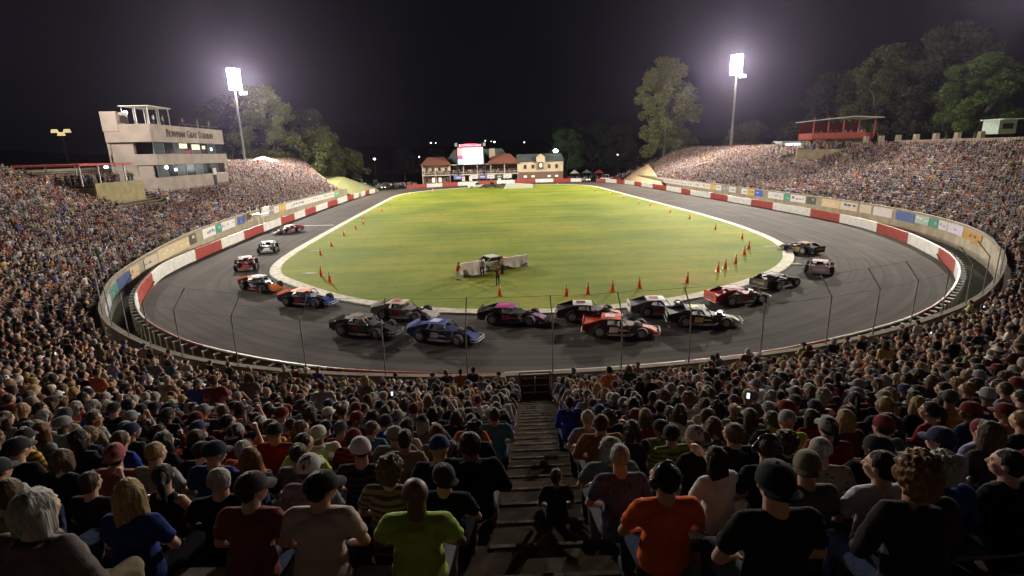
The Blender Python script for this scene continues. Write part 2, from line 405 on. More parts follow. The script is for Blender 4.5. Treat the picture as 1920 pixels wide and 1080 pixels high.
def strip(P, u0, u1, prof, n, m, name, parent=None, closed_prof=True, mats=None):
    """sweep profile [(offset, z or fn(u))] along the path"""
    mb = MB(); K = len(prof)
    for i in range(n+1):
        u = u0+(u1-u0)*i/n
        for off, z in prof:
            q = P.at(u, off)[0]; mb.v.append((q[0], q[1], z(u) if callable(z) else z))
    rng = range(K if closed_prof else K-1)
    for i in range(n):
        for k in rng:
            a, b3 = i*K+k, i*K+(k+1) % K
            mb.f.append((a, b3, b3+K, a+K)); mb.m.append(0)
    if closed_prof:
        mb.f.append(tuple(range(K))); mb.m.append(0); mb.f.append(tuple(n*K+k for k in range(K))[::-1]); mb.m.append(0)
    return mb.build(name, mats or m, parent)

# service strip between track guard and stadium wall
o = strip(S, 22, S.len-20, [(.1, -.02), (-5.5, -.02)], 160, m_ground, 'service_strip', closed_prof=False); tag(o, 'dark strip of ground between the guard wall and the stadium wall', kind='structure')
o = strip(S, 44, 118, [(-.05, .03), (-3.6, .03)], 60, m_bank, 'grass_strip', closed_prof=False); tag(o, 'strip of grass between guard wall and billboards', kind='structure')

# guard wall: one thing, painted sections as parts
gw = empty('guard_wall', (G.at(150)[0][0], G.at(150)[0][1], 0)); tag(gw, 'red and white painted steel guard wall running round the outside of the track', 'wall')
def child(o, p):
    o.parent = p; o.location = tuple(-c for c in p.location); return o
GL = [0.0, 5.4, 11.8, 20.8, 29.6, 38.7, 46.0, 52.4, 59.6, 67.9, 75.9, 83.8, 91.5, 104.8, 112.9, 122, 131, 140, 149, 158, 167, 176, 184, 193.4]
GRs = [193.4, 196.3, 204.0, 213.7, 222.7, 232.6, 240.3, 251.6, 259.2, 268.6, 276.6, 287.4, 293.1, 303.4, 314.0, 323.4, 329.2, 336.9, 342.8, 349.5, 354.0]
GF = [360.4, 364.6, 371.3, 378.1, 386.3, 393.4, 401.2, 408.8, 414.8, 420.7, 428.6]
def panel(u0, u1, white):
    prof = [(-.02, .12), (-.04, 1.22), (.0, 1.28), (.09, 1.28), (.1, .0), (0, .0)]
    o = strip(G, u0, u1-.02, prof, max(2, int((u1-u0)/1.2)), m_white if white else m_red, 'wall_panel', gw)
    child(o, gw)
wflag = True
for a, b in zip(GL, GL[1:]): panel(a, b, wflag); wflag = not wflag
wflag = True
for a, b in zip(GRs, GRs[1:]): panel(a, b, wflag); wflag = not wflag
wflag = True
for a, b in zip(GF, GF[1:]): panel(a, b, wflag); wflag = not wflag
for a, b, wf in ((445.5, 451.5, 1), (451.5, 456, 0), (456, 460.9, 1)): panel(a, b, wf)
# rear braces of the guard
mb = MB()
for u in np.arange(100, 205, 1.05):
    p, n_ = G.at(u, .42); q, _ = G.at(u, .12)
    rz = math.atan2(n_[1], n_[0])
    mb.box(((p[0]+q[0])/2, (p[1]+q[1])/2, 1.12), (.42, .12, .07), rz=rz)
    mb.box((p[0], p[1], .52), (.06, .06, 1.1), rz=rz)
child(mb.build('brace', m_white), gw)
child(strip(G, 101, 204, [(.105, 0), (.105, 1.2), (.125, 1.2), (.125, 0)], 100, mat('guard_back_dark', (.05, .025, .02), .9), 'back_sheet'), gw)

# ------------------------------------------------------------------ grandstand
gs = empty('grandstand', (0, 20, 0)); tag(gs, 'horseshoe grandstand of concrete steps packed with spectators', 'grandstand')
AISLE = lambda d: 187.72-.062*(d-2.4)
def seat_rows():
    mb = MB()
    us = {}
    for r in range(NROW+1):
        lo, hi = row_range(r)
        lo = max(lo, 0); hi = min(hi, S.len)
        n = 150
        d = D0+TREAD*r
        base = len(mb.v)
        for i in range(n+1):
            u = lo+(hi-lo)*i/n
            z1 = floor_z(u, r); z0_ = z1-RISE if r else 0
            q = S.at(u, d)[0]; q2 = S.at(u, d+TREAD)[0]
            mb.v += [(q[0], q[1], z0_), (q[0], q[1], z1), (q2[0], q2[1], z1)]
        for i in range(n):
            a = base+i*3
            mb.f += [(a, a+3, a+4, a+1), (a+1, a+4, a+5, a+2)]; mb.m += [0, 0]
    return mb
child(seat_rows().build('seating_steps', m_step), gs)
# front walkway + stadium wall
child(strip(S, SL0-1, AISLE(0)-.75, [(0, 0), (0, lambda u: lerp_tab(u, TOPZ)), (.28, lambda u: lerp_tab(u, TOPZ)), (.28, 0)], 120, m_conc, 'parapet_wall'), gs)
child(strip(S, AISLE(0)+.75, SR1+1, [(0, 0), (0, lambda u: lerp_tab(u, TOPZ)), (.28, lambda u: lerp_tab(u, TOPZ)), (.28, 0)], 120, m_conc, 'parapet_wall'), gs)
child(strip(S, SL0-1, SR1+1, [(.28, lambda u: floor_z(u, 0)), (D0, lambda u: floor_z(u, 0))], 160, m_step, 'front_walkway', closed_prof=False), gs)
child(strip(S, SL0, SR1, [(-.03, lambda u: lerp_tab(u, TOPZ)-.02), (-.03, lambda u: lerp_tab(u, TOPZ)+.06), (.31, lambda u: lerp_tab(u, TOPZ)+.06), (.31, lambda u: lerp_tab(u, TOPZ)-.02)], 240, mat('coping_brown', (.20, .15, .10), .9, nscale=1.5, namt=.2), 'wall_coping'), gs)
# benches: one plank per row
for r in range(NROW):
    lo, hi = row_range(r); d = D0+TREAD*r+.48
    au = AISLE(d)
    mb = MB()
    for a, b in ((max(lo+.5, 5), au-.72), (au+.72, min(hi-.5, S.len-2))):
        n = int((b-a)/2)+1; base = len(mb.v)
        for i in range(n+1):
            u = a+(b-a)*i/n; z = floor_z(u, r)+.43
            for off, dz in ((-.13, 0), (-.13, .045), (.13, .045), (.13, 0)):
                q = S.at(u, d+off)[0]; mb.v.append((q[0], q[1], z+dz))
        for i in range(n):
            for k in range(4):
                x = base+i*4+k; y = base+i*4+(k+1) % 4; mb.f.append((x, y, y+4, x+4)); mb.m.append(0)
        mb.f.append(tuple(base+k for k in range(4))); mb.f.append(tuple(base+n*4+k for k in range(4))[::-1]); mb.m += [0, 0]
    child(mb.build('bench', m_bench), gs)
# half-height treads down the central stair
mb = MB()
for r in range(NROW):
    for h in (0, 1):
        d = D0+TREAD*r+h*TREAD/2
        if h == 0: continue
        u = AISLE(d); q, n_ = S.at(u, d+TREAD/4); z = floor_z(u, r)+RISE/4
        mb.box((q[0], q[1], z), (TREAD/2-.004, 1.36, RISE/2), rz=math.atan2(n_[1], n_[0]))
child(mb.build('aisle_steps', m_step), gs)
mb = MB()
for r in range(NROW):
    d = D0+TREAD*r+.02; q, n_ = S.at(AISLE(d), d); mb.box((q[0], q[1], floor_z(AISLE(d), r)+.003), (.05, 1.3, .012), rz=math.atan2(n_[1], n_[0]))
child(mb.build('step_edging', mat('worn_nosing', (.17, .125, .08), .8, nscale=9, namt=.4)), gs)
# handrail posts beside the aisle on the near half
mb = MB()
for sgn in (.78, -.78):
    for r in (16, 18, 20, 22, 24):
        d = D0+TREAD*r+.3; q, _ = S.at(AISLE(d)+sgn, d); z = floor_z(187, r)
        mb.tube([(q[0], q[1], z), (q[0], q[1], z+.42)], .018, 8)
child(mb.build('aisle_post', m_steel), gs)
# back wall of the stand and end walls
o = strip(S, max(0, row_range(NROW)[0]), min(S.len, row_range(NROW)[1]), [(D0+TREAD*(NROW+1), 0), (D0+TREAD*(NROW+1), lambda u: floor_z(u, NROW)+(1.1 if u > 225 and u < 300 else .35)), (D0+TREAD*(NROW+1)+.3, lambda u: floor_z(u, NROW)+(1.1 if u > 225 and u < 300 else .35)), (D0+TREAD*(NROW+1)+.3, 0)], 200, m_conc, 'rear_wall'); child(o, gs)
for side in (0, 1):
    mb = MB()
    for r in range(NROW+1):
        u = row_range(r)[side]; u2 = row_range(r+1)[side]
        u = max(0, min(S.len, u)); u2 = max(0, min(S.len, u2))
        a = S.at(u, D0+TREAD*r)[0]; b = S.at(u2, D0+TREAD*(r+1))[0]; z = floor_z(u, r)+.45
        t = (Vector((b[0], b[1], 0))-Vector((a[0], a[1], 0))); L_ = t.length; rz = math.atan2(t.y, t.x)
        mb.add([(a[0], a[1], 0), (b[0], b[1], 0), (b[0], b[1], z+RISE), (a[0], a[1], z),
                (a[0]+.0, a[1]+.35*(1), 0), (b[0], b[1]+.35, 0), (b[0], b[1]+.35, z+RISE), (a[0], a[1]+.35, z)],
               [(0, 1, 2, 3), (4, 7, 6, 5), (3, 2, 6, 7), (0, 4, 5, 1), (0, 3, 7, 4), (1, 5, 6, 2)])
    child(mb.build('end_wall', mat('end_wall_tan', (.40, .30, .18), .85, nscale=.8)), gs)

# gate at the foot of the aisle
gx_, gn = S.at(AISLE(0), .25); ga = math.atan2(gn[1], gn[0])-math.pi/2
gt = empty('stadium_gate', (gx_[0], gx_[1], floor_z(187, 0)-.35), ga); tag(gt, 'dark red barred gate at the foot of the stair aisle', 'gate')
mb = MB()
for x in (-.70, .70): mb.box((x, 0, .75), (.07, .09, 1.5))
mb.box((0, 0, 1.47), (1.33, .08, .06)); mb.box((0, 0, .08), (1.33, .08, .06))
mb.build('gate_frame', mat('gate_metal_grey', (.22, .17, .14), .5), gt)
mb = MB(); mb.box((-.33, 0, .72), (.62, .03, 1.1)); mb.box((.33, 0, .72), (.62, .03, 1.1)); mb.build('gate_panel', mat('gate_red', (.05, .014, .012), .7), gt)
mb = MB()
for z in (.5, .85, 1.2):
    for x in (-.33, .33): mb.box((x, .04, z), (.5, .03, .05))
mb.build('gate_bar', mat('gate_bar_pale', (.42, .36, .33), .5), gt)

# catch fence on top of the wall round the near turn
cf = empty('catch_fence', (S.at(187)[0][0], S.at(187)[0][1], 1.6)); tag(cf, 'tall catch fence of bent steel posts and wire along the near turn', 'fence')
FPOSTS = [147.3, 150.6, 153.9, 157.2, 160.4, 163.4, 166.3, 169.3, 173.2, 177.1, 181.0, 184.8, 188.7, 191.9, 195.2, 199.0, 203.0, 206.4, 209.8, 213.3, 216.8, 220.2, 223.6, 227.0]
tips = []
for u in FPOSTS:
    (x, y), n_ = S.at(u, .14); z = lerp_tab(u, TOPZ)
    lean = random.Random(u).uniform(-.03, .03)
    A_ = Vector((x, y, z-.3)); B_ = Vector((x+lean, y, z+2.55)); C_ = B_+Vector((-n_[0]*.75, -n_[1]*.75, .95))
    tips.append((A_+Vector((0, 0, .5)), A_.lerp(B_, .55), B_, B_.lerp(C_, .5), C_))
    mb = MB(); mb.tube([A_, B_, C_], .034, 8); child(mb.build('fence_post', m_steel), cf)
mb = MB()
for k in range(5):
    for a, b in zip(tips, tips[1:]):
        pts = [a[k].lerp(b[k], t/4)+Vector((0, 0, -.03*math.sin(math.pi*t/4))) for t in range(5)]
        mb.tube(pts, .0035 if k in (1, 3) else .0065, 4, cap=False)
child(mb.build('fence_wire', m_steel), cf)

# advertising boards on the wall's inner face
BN = [(41, 45.6, 'pale green board', (.10, .45, .14), (.7, .75, .7)), (45.6, 51.5, 'long white board', (.72, .70, .66), (.25, .07, .08)), (51.5, 57.3, 'white board', (.70, .69, .66), (.1, .1, .12)), (57.3, 66.5, 'wide white board', (.74, .72, .68), (.30, .05, .09)), (66.5, 75.3, 'white board with blue mark', (.70, .69, .67), (.07, .09, .28)),
 (75.3, 78.6, 'white board with dark oval', (.72, .70, .66), (.05, .05, .05)), (78.6, 82.1, 'yellow board', (.62, .38, .05), (.7, .6, .4)), (82.1, 84.9, 'white board', (.70, .68, .66), (.5, .35, .1)), (84.9, 87.6, 'grey grid board', (.22, .21, .23), (.6, .58, .55)), (87.6, 91.5, 'white board', (.70, .68, .66), (.1, .35, .3)), (95.3, 97.7, 'pale board', (.66, .60, .5), (.4, .1, .1)),
 (98.9, 102.0, 'blue board', (.05, .09, .34), (.7, .7, .75)), (103.2, 109.0, 'white board', (.70, .68, .66), (.2, .3, .5)), (109.0, 111.4, 'teal board', (.05, .27, .20), (.5, .6, .55)), (111.4, 116.7, 'white board with blue stripe', (.72, .70, .68), (.06, .07, .30)), (119.0, 121.6, 'black and cream board', (.06, .05, .04), (.6, .55, .4)), (121.6, 132.2, 'long cream and gold board', (.60, .48, .28), (.66, .62, .55)),
 (132.2, 136.5, 'cream board', (.55, .47, .35), (.1, .1, .3)), (138.1, 140.7, 'cream and orange board', (.6, .45, .3), (.5, .12, .03)), (140.7, 144.9, 'blue board', (.06, .08, .22), (.3, .28, .2)), (144.9, 149.4, 'teal board', (.06, .20, .15), (.3, .36, .3)), (149.4, 154.9, 'long white board', (.42, .40, .42), (.13, .16, .28)),
 (243.4, 249.6, 'orange gold board with dark stripes', (.42, .21, .03), (.05, .03, .02)), (249.6, 253.8, 'lilac white board', (.56, .52, .62), (.2, .18, .35)), (253.8, 256.1, 'white board', (.6, .58, .58), (.3, .3, .36)), (256.1, 258.4, 'teal board', (.04, .26, .20), (.2, .4, .35)), (258.4, 261.9, 'pale green board', (.36, .5, .42), (.65, .7, .66)), (261.9, 266.6, 'blue board', (.07, .12, .32), (.35, .37, .5)),
 (267.4, 271.9, 'white board with red mark', (.68, .62, .62), (.5, .06, .08)), (272.3, 275.2, 'cream board', (.6, .55, .42), (.2, .2, .3)), (275.6, 280.1, 'long cream lettered board', (.62, .60, .50), (.08, .08, .14)), (280.1, 285.0, 'cream and orange board', (.66, .50, .28), (.7, .62, .5)), (286.6, 289.3, 'black board', (.05, .06, .05), (.4, .42, .36)), (289.5, 294.1, 'white board with maroon stripe', (.74, .72, .72), (.22, .03, .10)), (294.1, 296.1, 'teal board', (.05, .34, .26), (.5, .65, .6)), (296.2, 301.7, 'white board', (.74, .73, .72), (.3, .45, .5)),
 (303.7, 306.9, 'blue board', (.04, .10, .50), (.7, .72, .8)), (306.9, 309.8, 'yellow board with red disc', (.68, .48, .08), (.35, .05, .03)), (309.8, 312.6, 'white and teal board', (.72, .74, .72), (.1, .4, .38)), (315.0, 318.3, 'white board', (.72, .70, .68), (.3, .3, .32)), (318.3, 321.9, 'grey grid board', (.25, .24, .26), (.65, .62, .6)), (321.9, 324.8, 'white board', (.74, .72, .70), (.2, .22, .3)), (324.8, 327.6, 'yellow board', (.66, .42, .06), (.7, .62, .4)), (327.6, 337.4, 'white board with red oval', (.74, .72, .70), (.45, .05, .05)), (337.4, 351.0, 'long white board', (.74, .72, .70), (.2, .2, .26)), (351.0, 365.6, 'long white board of small logos', (.73, .71, .69), (.35, .06, .08)), (365.6, 370.4, 'bright green board', (.12, .55, .10), (.5, .75, .4))]
last_lab = {}
for i, (a, b, lab, c1, c2) in enumerate(BN):
    side = 'on press box wall' if a < 200 else 'on red booth wall'
    rnd = random.Random(i*7+1)
    zt = lerp_tab((a+b)/2, TOPZ)-.18; hgt = 1.25 if a < 130 or a > 260 else 1.05
    zb = zt-hgt
    (x, y), n_ = S.at((a+b)/2); L_ = (b-a)-.12
    bo = empty('advertising_board', (x-n_[0]*.06, y-n_[1]*.06, zb))
    def along(u, z, off):
        q = S.at(u, off)[0]; return (q[0]-bo.location[0], q[1]-bo.location[1], z-zb)
    def plate(u0, u1, z0, z1, off, m, nm):
        mb = MB(); n = max(1, int((u1-u0)/1.5))
        for k in range(n+1):
            u = u0+(u1-u0)*k/n
            mb.v += [along(u, z0, off), along(u, z1, off), along(u, z1, off+.03), along(u, z0, off+.03)]
        for k in range(n):
            for j in range(4): mb.f.append((k*4+j, k*4+(j+1) % 4, k*4+4+(j+1) % 4, k*4+4+j)); mb.m.append(0)
        mb.f += [(0, 1, 2, 3), (n*4+3, n*4+2, n*4+1, n*4)]; mb.m += [0, 0]
        return mb
    o = plate(a+.06, b-.06, zb, zt, -.06, None, 'b').build('board', colmat(c1, .5, nscale=3, namt=.06), bo)
    # blurred sponsor marks: bars and blocks standing a few mm proud
    mb = MB(); u = a+.4+rnd.uniform(0, .3)
    while u < b-.7:
        wd = rnd.uniform(.25, .9)
        if rnd.random() < .75:
            zz = zb+hgt*rnd.uniform(.3, .55); hh = hgt*rnd.uniform(.10, .32)
            p = plate(u, min(u+wd, b-.3), zz, zz+hh, -.067, None, 'm'); mb.add(p.v, p.f)
        u += wd+rnd.uniform(.1, .7)
    if mb.f: mb.build('board_mark', colmat(c2, .5, namt=.05), bo)
    near_ = [(60, 'at its far end'), (100, 'along the straight'), (135, 'where the turn begins'), (156, 'in the tightest bend'), (262, 'in the near turn'), (290, 'after the near turn'), (320, 'midway down the straight'), (500, 'towards the far end')]
    place = [t for lim, t in near_ if a <= lim][0]
    tag(bo, f'{lab} {side}, {place}', 'advertising board', 'advertising boards on the stadium wall')

# floodlight masts
m_flood = mat('floodlight_lens', (.9, .9, .9), .3, emit=(1, .94, .98), est=110)
for i, (x, y, z, pw, nx, nr) in enumerate(MASTS):
    base = 0
    mt = empty('floodlight_mast', (x, y, base)); d = Vector((8-x, 95-y, 0)).normalized(); mt.rotation_euler = (0, 0, math.atan2(d.y, d.x)-math.pi/2)
    tag(mt, ['tall steel floodlight mast behind the stand beside the concrete press box', 'tall steel floodlight mast behind the stand, opposite the press box', 'floodlight mast behind the near end of the stand with the red booth', 'floodlight mast behind the near end of the press box stand'][i], 'floodlight mast', 'floodlight masts')
    mb = MB(); mb.tube([(0, 0, 0), (0, 0, z-3.2), (0, 0, z+2.6)], [.42, .26, .2], 14); mb.build('pole', m_steel, mt, smooth=True)
    mb = MB(); W_ = 2.8
    for r in range(nr):
        zz = z+2.5-r*.70; mb.box((0, .22, zz), (W_, .12, .14))
    mb.box((0, .1, z-.1), (.4, .3, 6)); mb.build('crossarm', m_steel, mt)
    ax = Vector((0, 1, -.42)).normalized()
    sh = MB(); sh.tube([-ax*.28, Vector((0, 0, 0)), ax*.12], [.12, .30, .36], 12); sh.disc(ax*.13, ax, .345, .02, 16, m=1)
    lamp_me = sh.mesh('lamp', [m_dark, m_flood])
    for r in range(nr):
        for k in range(nx+1): ob('lamp', lamp_me, mt, ((k-nx/2)*W_/nx, .55, z+2.5-r*.70))
    for k in range(3): ob('lamp', lamp_me, mt, (-2.6+.6*k, .5, z-3.4))
    mb = MB(); mb.box((-1.3, .3, z-3.35), (2.8, .1, .12)); mb.build('bracket', m_dark, mt)
    aim = Vector((9, 118 if y > 120 else 86, 10 if y > 120 else 0)); src = Vector((x+d.x*1.9, y+d.y*1.9, z))
    for ty in ('SPOT', 'POINT'):
        l = bpy.data.lights.new('floodlight', ty); l.energy = pw*(1 if ty == 'SPOT' else SPILL); l.color = LAMP_COL; l.shadow_soft_size = 1.1
        if ty == 'SPOT': l.spot_size = R(168 if y > 120 else 92); l.spot_blend = .6
        lo = bpy.data.objects.new('floodlight', l); COL.objects.link(lo); lo.location = src
        lo.rotation_euler = (aim-src).to_track_quat('-Z', 'Y').to_euler()
# ================================================================== people
def remesh(mb, voxel, name, smooth=2, target=None, disp=None):
    me = mb.mesh(name+'_tmp', [])
    o = ob('tmp', me)
    m = o.modifiers.new('r', 'REMESH'); m.mode = 'VOXEL'; m.voxel_size = voxel
    s = o.modifiers.new('s', 'SMOOTH'); s.factor = .5; s.iterations = smooth
    bpy.context.view_layer.update()
    ev = o.evaluated_get(bpy.context.evaluated_depsgraph_get())
    n0 = len(ev.data.polygons)
    if target and n0 > target:
        dm = o.modifiers.new('d', 'DECIMATE'); dm.ratio = target/(n0*1.0)
        bpy.context.view_layer.update(); ev = o.evaluated_get(bpy.context.evaluated_depsgraph_get())
    out = bpy.data.meshes.new_from_object(ev)
    out.name = name
    bpy.data.objects.remove(o); bpy.data.meshes.remove(me)
    n = len(out.vertices); co_ = np.empty(n*3, 'f'); out.vertices.foreach_get('co', co_); co_ = co_.reshape(-1, 3)
    if disp:
        no = np.empty(n*3, 'f'); out.vertices.foreach_get('normal', no); no = no.reshape(-1, 3)
        k = np.array([disp(Vector(p)) for p in co_], 'f'); co_ = co_+no*k[:, None]
        out.vertices.foreach_set('co', co_.ravel())
    out.polygons.foreach_set('use_smooth', [True]*len(out.polygons)); out.update()
    return out
def cap(mb, a, b, r0, r1, n=12):
    a, b = Vector(a), Vector(b); t = (b-a).normalized() if (b-a).length > 1e-6 else Vector((0, 0, 1))
    pts = []; rs = []
    for k in (0, 1, 2): q = math.pi/2*(k/3); pts.append(a-t*r0*math.cos(q)); rs.append(max(.001, r0*math.sin(q)+.0))
    pts.append(a); rs.append(r0); pts.append(b); rs.append(r1)
    for k in (2, 1, 0): q = math.pi/2*(k/3); pts.append(b+t*r1*math.cos(q)); rs.append(max(.001, r1*math.sin(q)))
    # constant frame along the straight capsule
    x = t.orthogonal().normalized(); y = t.cross(x); bse = len(mb.v)
    for p, r in zip(pts, rs):
        for k in range(n): an = 2*math.pi*k/n; mb.v.append(tuple(p+(x*math.cos(an)+y*math.sin(an))*r))
    m = len(pts)
    for i in range(m-1):
        for k in range(n): mb.f.append((bse+i*n+k, bse+i*n+(k+1) % n, bse+(i+1)*n+(k+1) % n, bse+(i+1)*n+k)); mb.m.append(0)
    mb.f.append(tuple(bse+k for k in range(n))[::-1]); mb.f.append(tuple(bse+(m-1)*n+k for k in range(n))); mb.m += [0, 0]

m_skin = mat_oc('skin', .55, bump=.08, bscale=90, namt=.10, nscale=14, spec=.4)
m_cloth = mat_oc('cloth', .9, bump=.35, bscale=26, namt=.16, nscale=7, spec=.15)
m_denim = mat_oc('trouser_cloth', .9, bump=.25, bscale=60, namt=.2, nscale=16, spec=.15)
m_hair = mat_oc('hair', .62, bump=.9, bscale=1.0, stretch=(70, 70, 9), namt=.45, nscale=1.0, spec=.2)
m_cap = mat_oc('cap_cloth', .85, bump=.2, bscale=80, namt=.1, spec=.2)
m_eye = mat('eye_dark', (.03, .02, .015), .3)

# poses: local frame, +Y towards the track, feet at the origin, bench top at z .47
def pose(kind, lean=0., head_yaw=0., head_pitch=0.):
    P = {}
    stand = kind in ('stand', 'stand_lean', 'stand_fold')
    hipz = .93 if stand else .56
    hipy = 0 if stand else -.24
    hip = Vector((0, hipy, hipz))
    Rl = Matrix.Rotation(-lean, 3, 'X')
    def T(x, y, z): return hip+Rl @ Vector((x, y, z))
    P['hip'] = hip; P['waist'] = T(0, -.01, .16); P['chest'] = T(0, .0, .34); P['sh'] = [T(-.175, -.01, .45), T(.175, -.01, .45)]
    P['neck0'] = T(0, -.005, .46); hb = T(0, .02, .535); P['neck1'] = hb
    H = Matrix.Rotation(head_yaw, 3, 'Z') @ Matrix.Rotation(-head_pitch-lean*.35, 3, 'X')
    P['H'] = H; P['head'] = hb+H @ Vector((0, .015, .105))
    sx = (-1, 1)
    if stand:
        P['knee'] = [Vector((.11*s, .02, .50)) for s in sx]; P['ank'] = [Vector((.12*s, 0, .08)) for s in sx]
        P['hipj'] = [hip+Vector((.09*s, 0, -.03)) for s in sx]
    else:
        P['knee'] = [Vector((.15*s, .21, .50)) for s in sx]; P['ank'] = [Vector((.14*s, .17, .09)) for s in sx]
        P['hipj'] = [hip+Vector((.09*s, .02, -.05)) for s in sx]
    e, wr = {'lap': ([(-.27, .06, .20), (.27, .06, .20)], [(-.10, .28, .06), (.10, .28, .06)]),
             'knees': ([(-.25, .13, .19), (.25, .13, .19)], [(-.06, .36, .17), (.06, .36, .15)]),
             'fold': ([(-.27, .03, .19), (.27, .03, .19)], [(.10, .19, .24), (-.09, .21, .21)]),
             'phone': ([(-.27, .06, .20), (.24, .22, .33)], [(-.10, .28, .06), (.08, .33, .55)]),
             'side': ([(-.31, -.02, .18), (.27, .06, .20)], [(-.34, .05, -.05), (.10, .28, .06)]),
             'stand': ([(-.24, -.03, .16), (.24, -.03, .16)], [(-.24, .06, -.08), (.24, .06, -.08)]),
             'stand_fold': ([(-.25, .04, .18), (.25, .04, .18)], [(.08, .20, .22), (-.08, .21, .20)]),
             'stand_lean': ([(-.27, .14, .22), (.27, .14, .22)], [(-.16, .34, .12), (.16, .34, .12)])}[kind]
    P['el'] = [T(*v) for v in e]; P['wr'] = [T(*v) for v in wr]
    return P
HS = 1.09
def head_geo(mb, P, hair=False):
    H = P['H']; c = P['head']
    def h(x, y, z): return c+H @ Vector((x, y, z))*HS
    rot = H.to_euler()
    mb.ell(h(0, -.012, .022), (.082, .101, .103), 18, 12, rot=rot)         # skull
    mb.ell(h(0, .028, -.03), (.065, .068, .092), 16, 10, rot=rot)          # face and jaw
    mb.ell(h(0, .062, -.075), (.030, .026, .026), 10, 8, rot=rot)          # chin
    cap(mb, h(0, .088, .012), h(0, .104, -.022), .009, .015, 8)            # nose
    cap(mb, h(-.032, .078, .028), h(.032, .078, .028), .011, .011, 8)      # brow
    cap(mb, h(-.018, .088, -.052), h(.018, .088, -.052), .009, .009, 8)    # mouth
    for s in (-1, 1):
        mb.ell(h(.075*s, -.005, -.005), (.010, .020, .032), 8, 8, rot=rot)  # ears
        mb.ell(h(.040*s, .062, -.018), (.024, .022, .024), 8, 6, rot=rot)   # cheeks
    cap(mb, P['neck0']-Vector((0, 0, .03)), c+H @ Vector((0, -.02, -.05)), .068, .060)
def hand(mb, w, el, s, curl=.5):
    d = (w-el).normalized(); side = d.cross(Vector((0, 0, 1)))
    side = side.normalized() if side.length > .1 else Vector((1, 0, 0))
    if side.x*s > 0: side = -side                                          # thumb points inwards
    dn = d.cross(side).normalized()
    if dn.z > 0: dn = -dn
    cap(mb, w, w+d*.075, .024, .030, 8)
    for k in range(4):
        off = side*(.028-.0185*k); L = (.034, .040, .037, .029)[k]
        a = w+d*.078+off; b = a+d*L+dn*L*curl*.5; c = b+d*L*.4+dn*L*(curl+.2)
        cap(mb, a, b, .0095, .0088, 6); cap(mb, b, c, .0088, .0075, 6)
    a = w+d*.03+side*.028; b = a+side*.026+d*.026; cap(mb, a, b, .011, .010, 6); cap(mb, b, b+d*.028+dn*.008, .010, .0085, 6)
def body_mesh(P, name, female=False, target=5200):
    mb = MB(); hip = P['hip']
    head_geo(mb, P)
    cap(mb, hip-Vector((.05, 0, -.0)), hip+Vector((.05, 0, 0)), .115, .115)
    cap(mb, hip, P['waist'], .12, .112); cap(mb, P['waist'], P['chest'], .115, .13)
    cap(mb, P['chest']-Vector((.05, 0, 0)), P['chest']+Vector((.05, 0, 0)), .115, .115)
    for k in (0, 1):
        cap(mb, P['neck0']-Vector((0, 0, .05)), P['sh'][k]-Vector((0, 0, .022)), .052, .044)
        cap(mb, P['sh'][k]-Vector((0, 0, .02)), P['el'][k], .045, .040); cap(mb, P['el'][k], P['wr'][k], .040, .026)
        hand(mb, P['wr'][k], P['el'][k], -1 if k == 0 else 1)
        cap(mb, P['hipj'][k], P['knee'][k], .088, .058); cap(mb, P['knee'][k], P['ank'][k], .056, .038)
        cap(mb, P['ank'][k]+Vector((0, -.03, -.035)), P['ank'][k]+Vector((0, .15, -.05)), .042, .034)
    me = remesh(mb, .0105, name, 2, target)
    me.materials.append(m_skin); me.materials.append(m_eye)
    H = P['H']; c = P['head']
    for f in me.polygons:
        q = H.transposed() @ (f.center-c)
        for s in (-1, 1):
            if (q-Vector((.033*s, .085, .006))).length < .0125: f.material_index = 1
    return me
def shirt_mesh(P, name, sleeve=.62, target=3000, loose=1.0, tank=False, hood=False):
    mb = MB(); hip = P['hip']; g = .020*loose
    cap(mb, hip-Vector((.06, 0, .0)), hip+Vector((.06, 0, -.0)), .110+g, .110+g)
    cap(mb, hip-Vector((.035,0,0)), P['waist']-Vector((.035,0,0)), .120+g, .116+g); cap(mb, hip+Vector((.035,0,0)), P['waist']+Vector((.035,0,0)), .120+g, .116+g); cap(mb, P['waist'], P['chest'], .122+g, .132+g)
    cap(mb, P['chest']-Vector((.06, 0, 0)), P['chest']+Vector((.06, 0, 0)), .112+g, .112+g)
    if not tank:
        for k in (0, 1):
            n_ = P['neck0']-Vector((0, 0, .028)); cap(mb, n_, P['sh'][k]-Vector((0, 0, .012)), .070, .056+g*.4)
            sl = sleeve
            e = P['el'][k]; s_ = P['sh'][k]
            if sl <= 1: cap(mb, s_-Vector((0, 0, .014)), s_.lerp(e, sl), .052+g*.4, .054+g*.5)
            else:
                cap(mb, s_-Vector((0, 0, .005)), e, .058+g*.4, .052+g*.3); cap(mb, e, P['wr'][k], .052+g*.3, .034+g*.3)
    else:
        for k in (-1, 1): cap(mb, P['chest']+Vector((.075*k, 0, .05)), P['sh'][0 if k < 0 else 1].lerp(P['neck0'], .45)+Vector((0, 0, .012)), .045, .040)
    if hood: cap(mb, P['neck0']+Vector((-.05, -.06, .0)), P['neck0']+Vector((.05, -.06, .0)), .05, .05)
    sd = hash(name) % 97
    def dsp(p):
        return .010*(mnoise.noise(Vector((p.x*9+3, p.y*9, p.z*15+5)))-.1)+.007*mnoise.noise(Vector((p.x*22, p.y*22+7, p.z*34)))
    me = remesh(mb, .014, name, 2, target, dsp); me.materials.append(m_cloth); return me
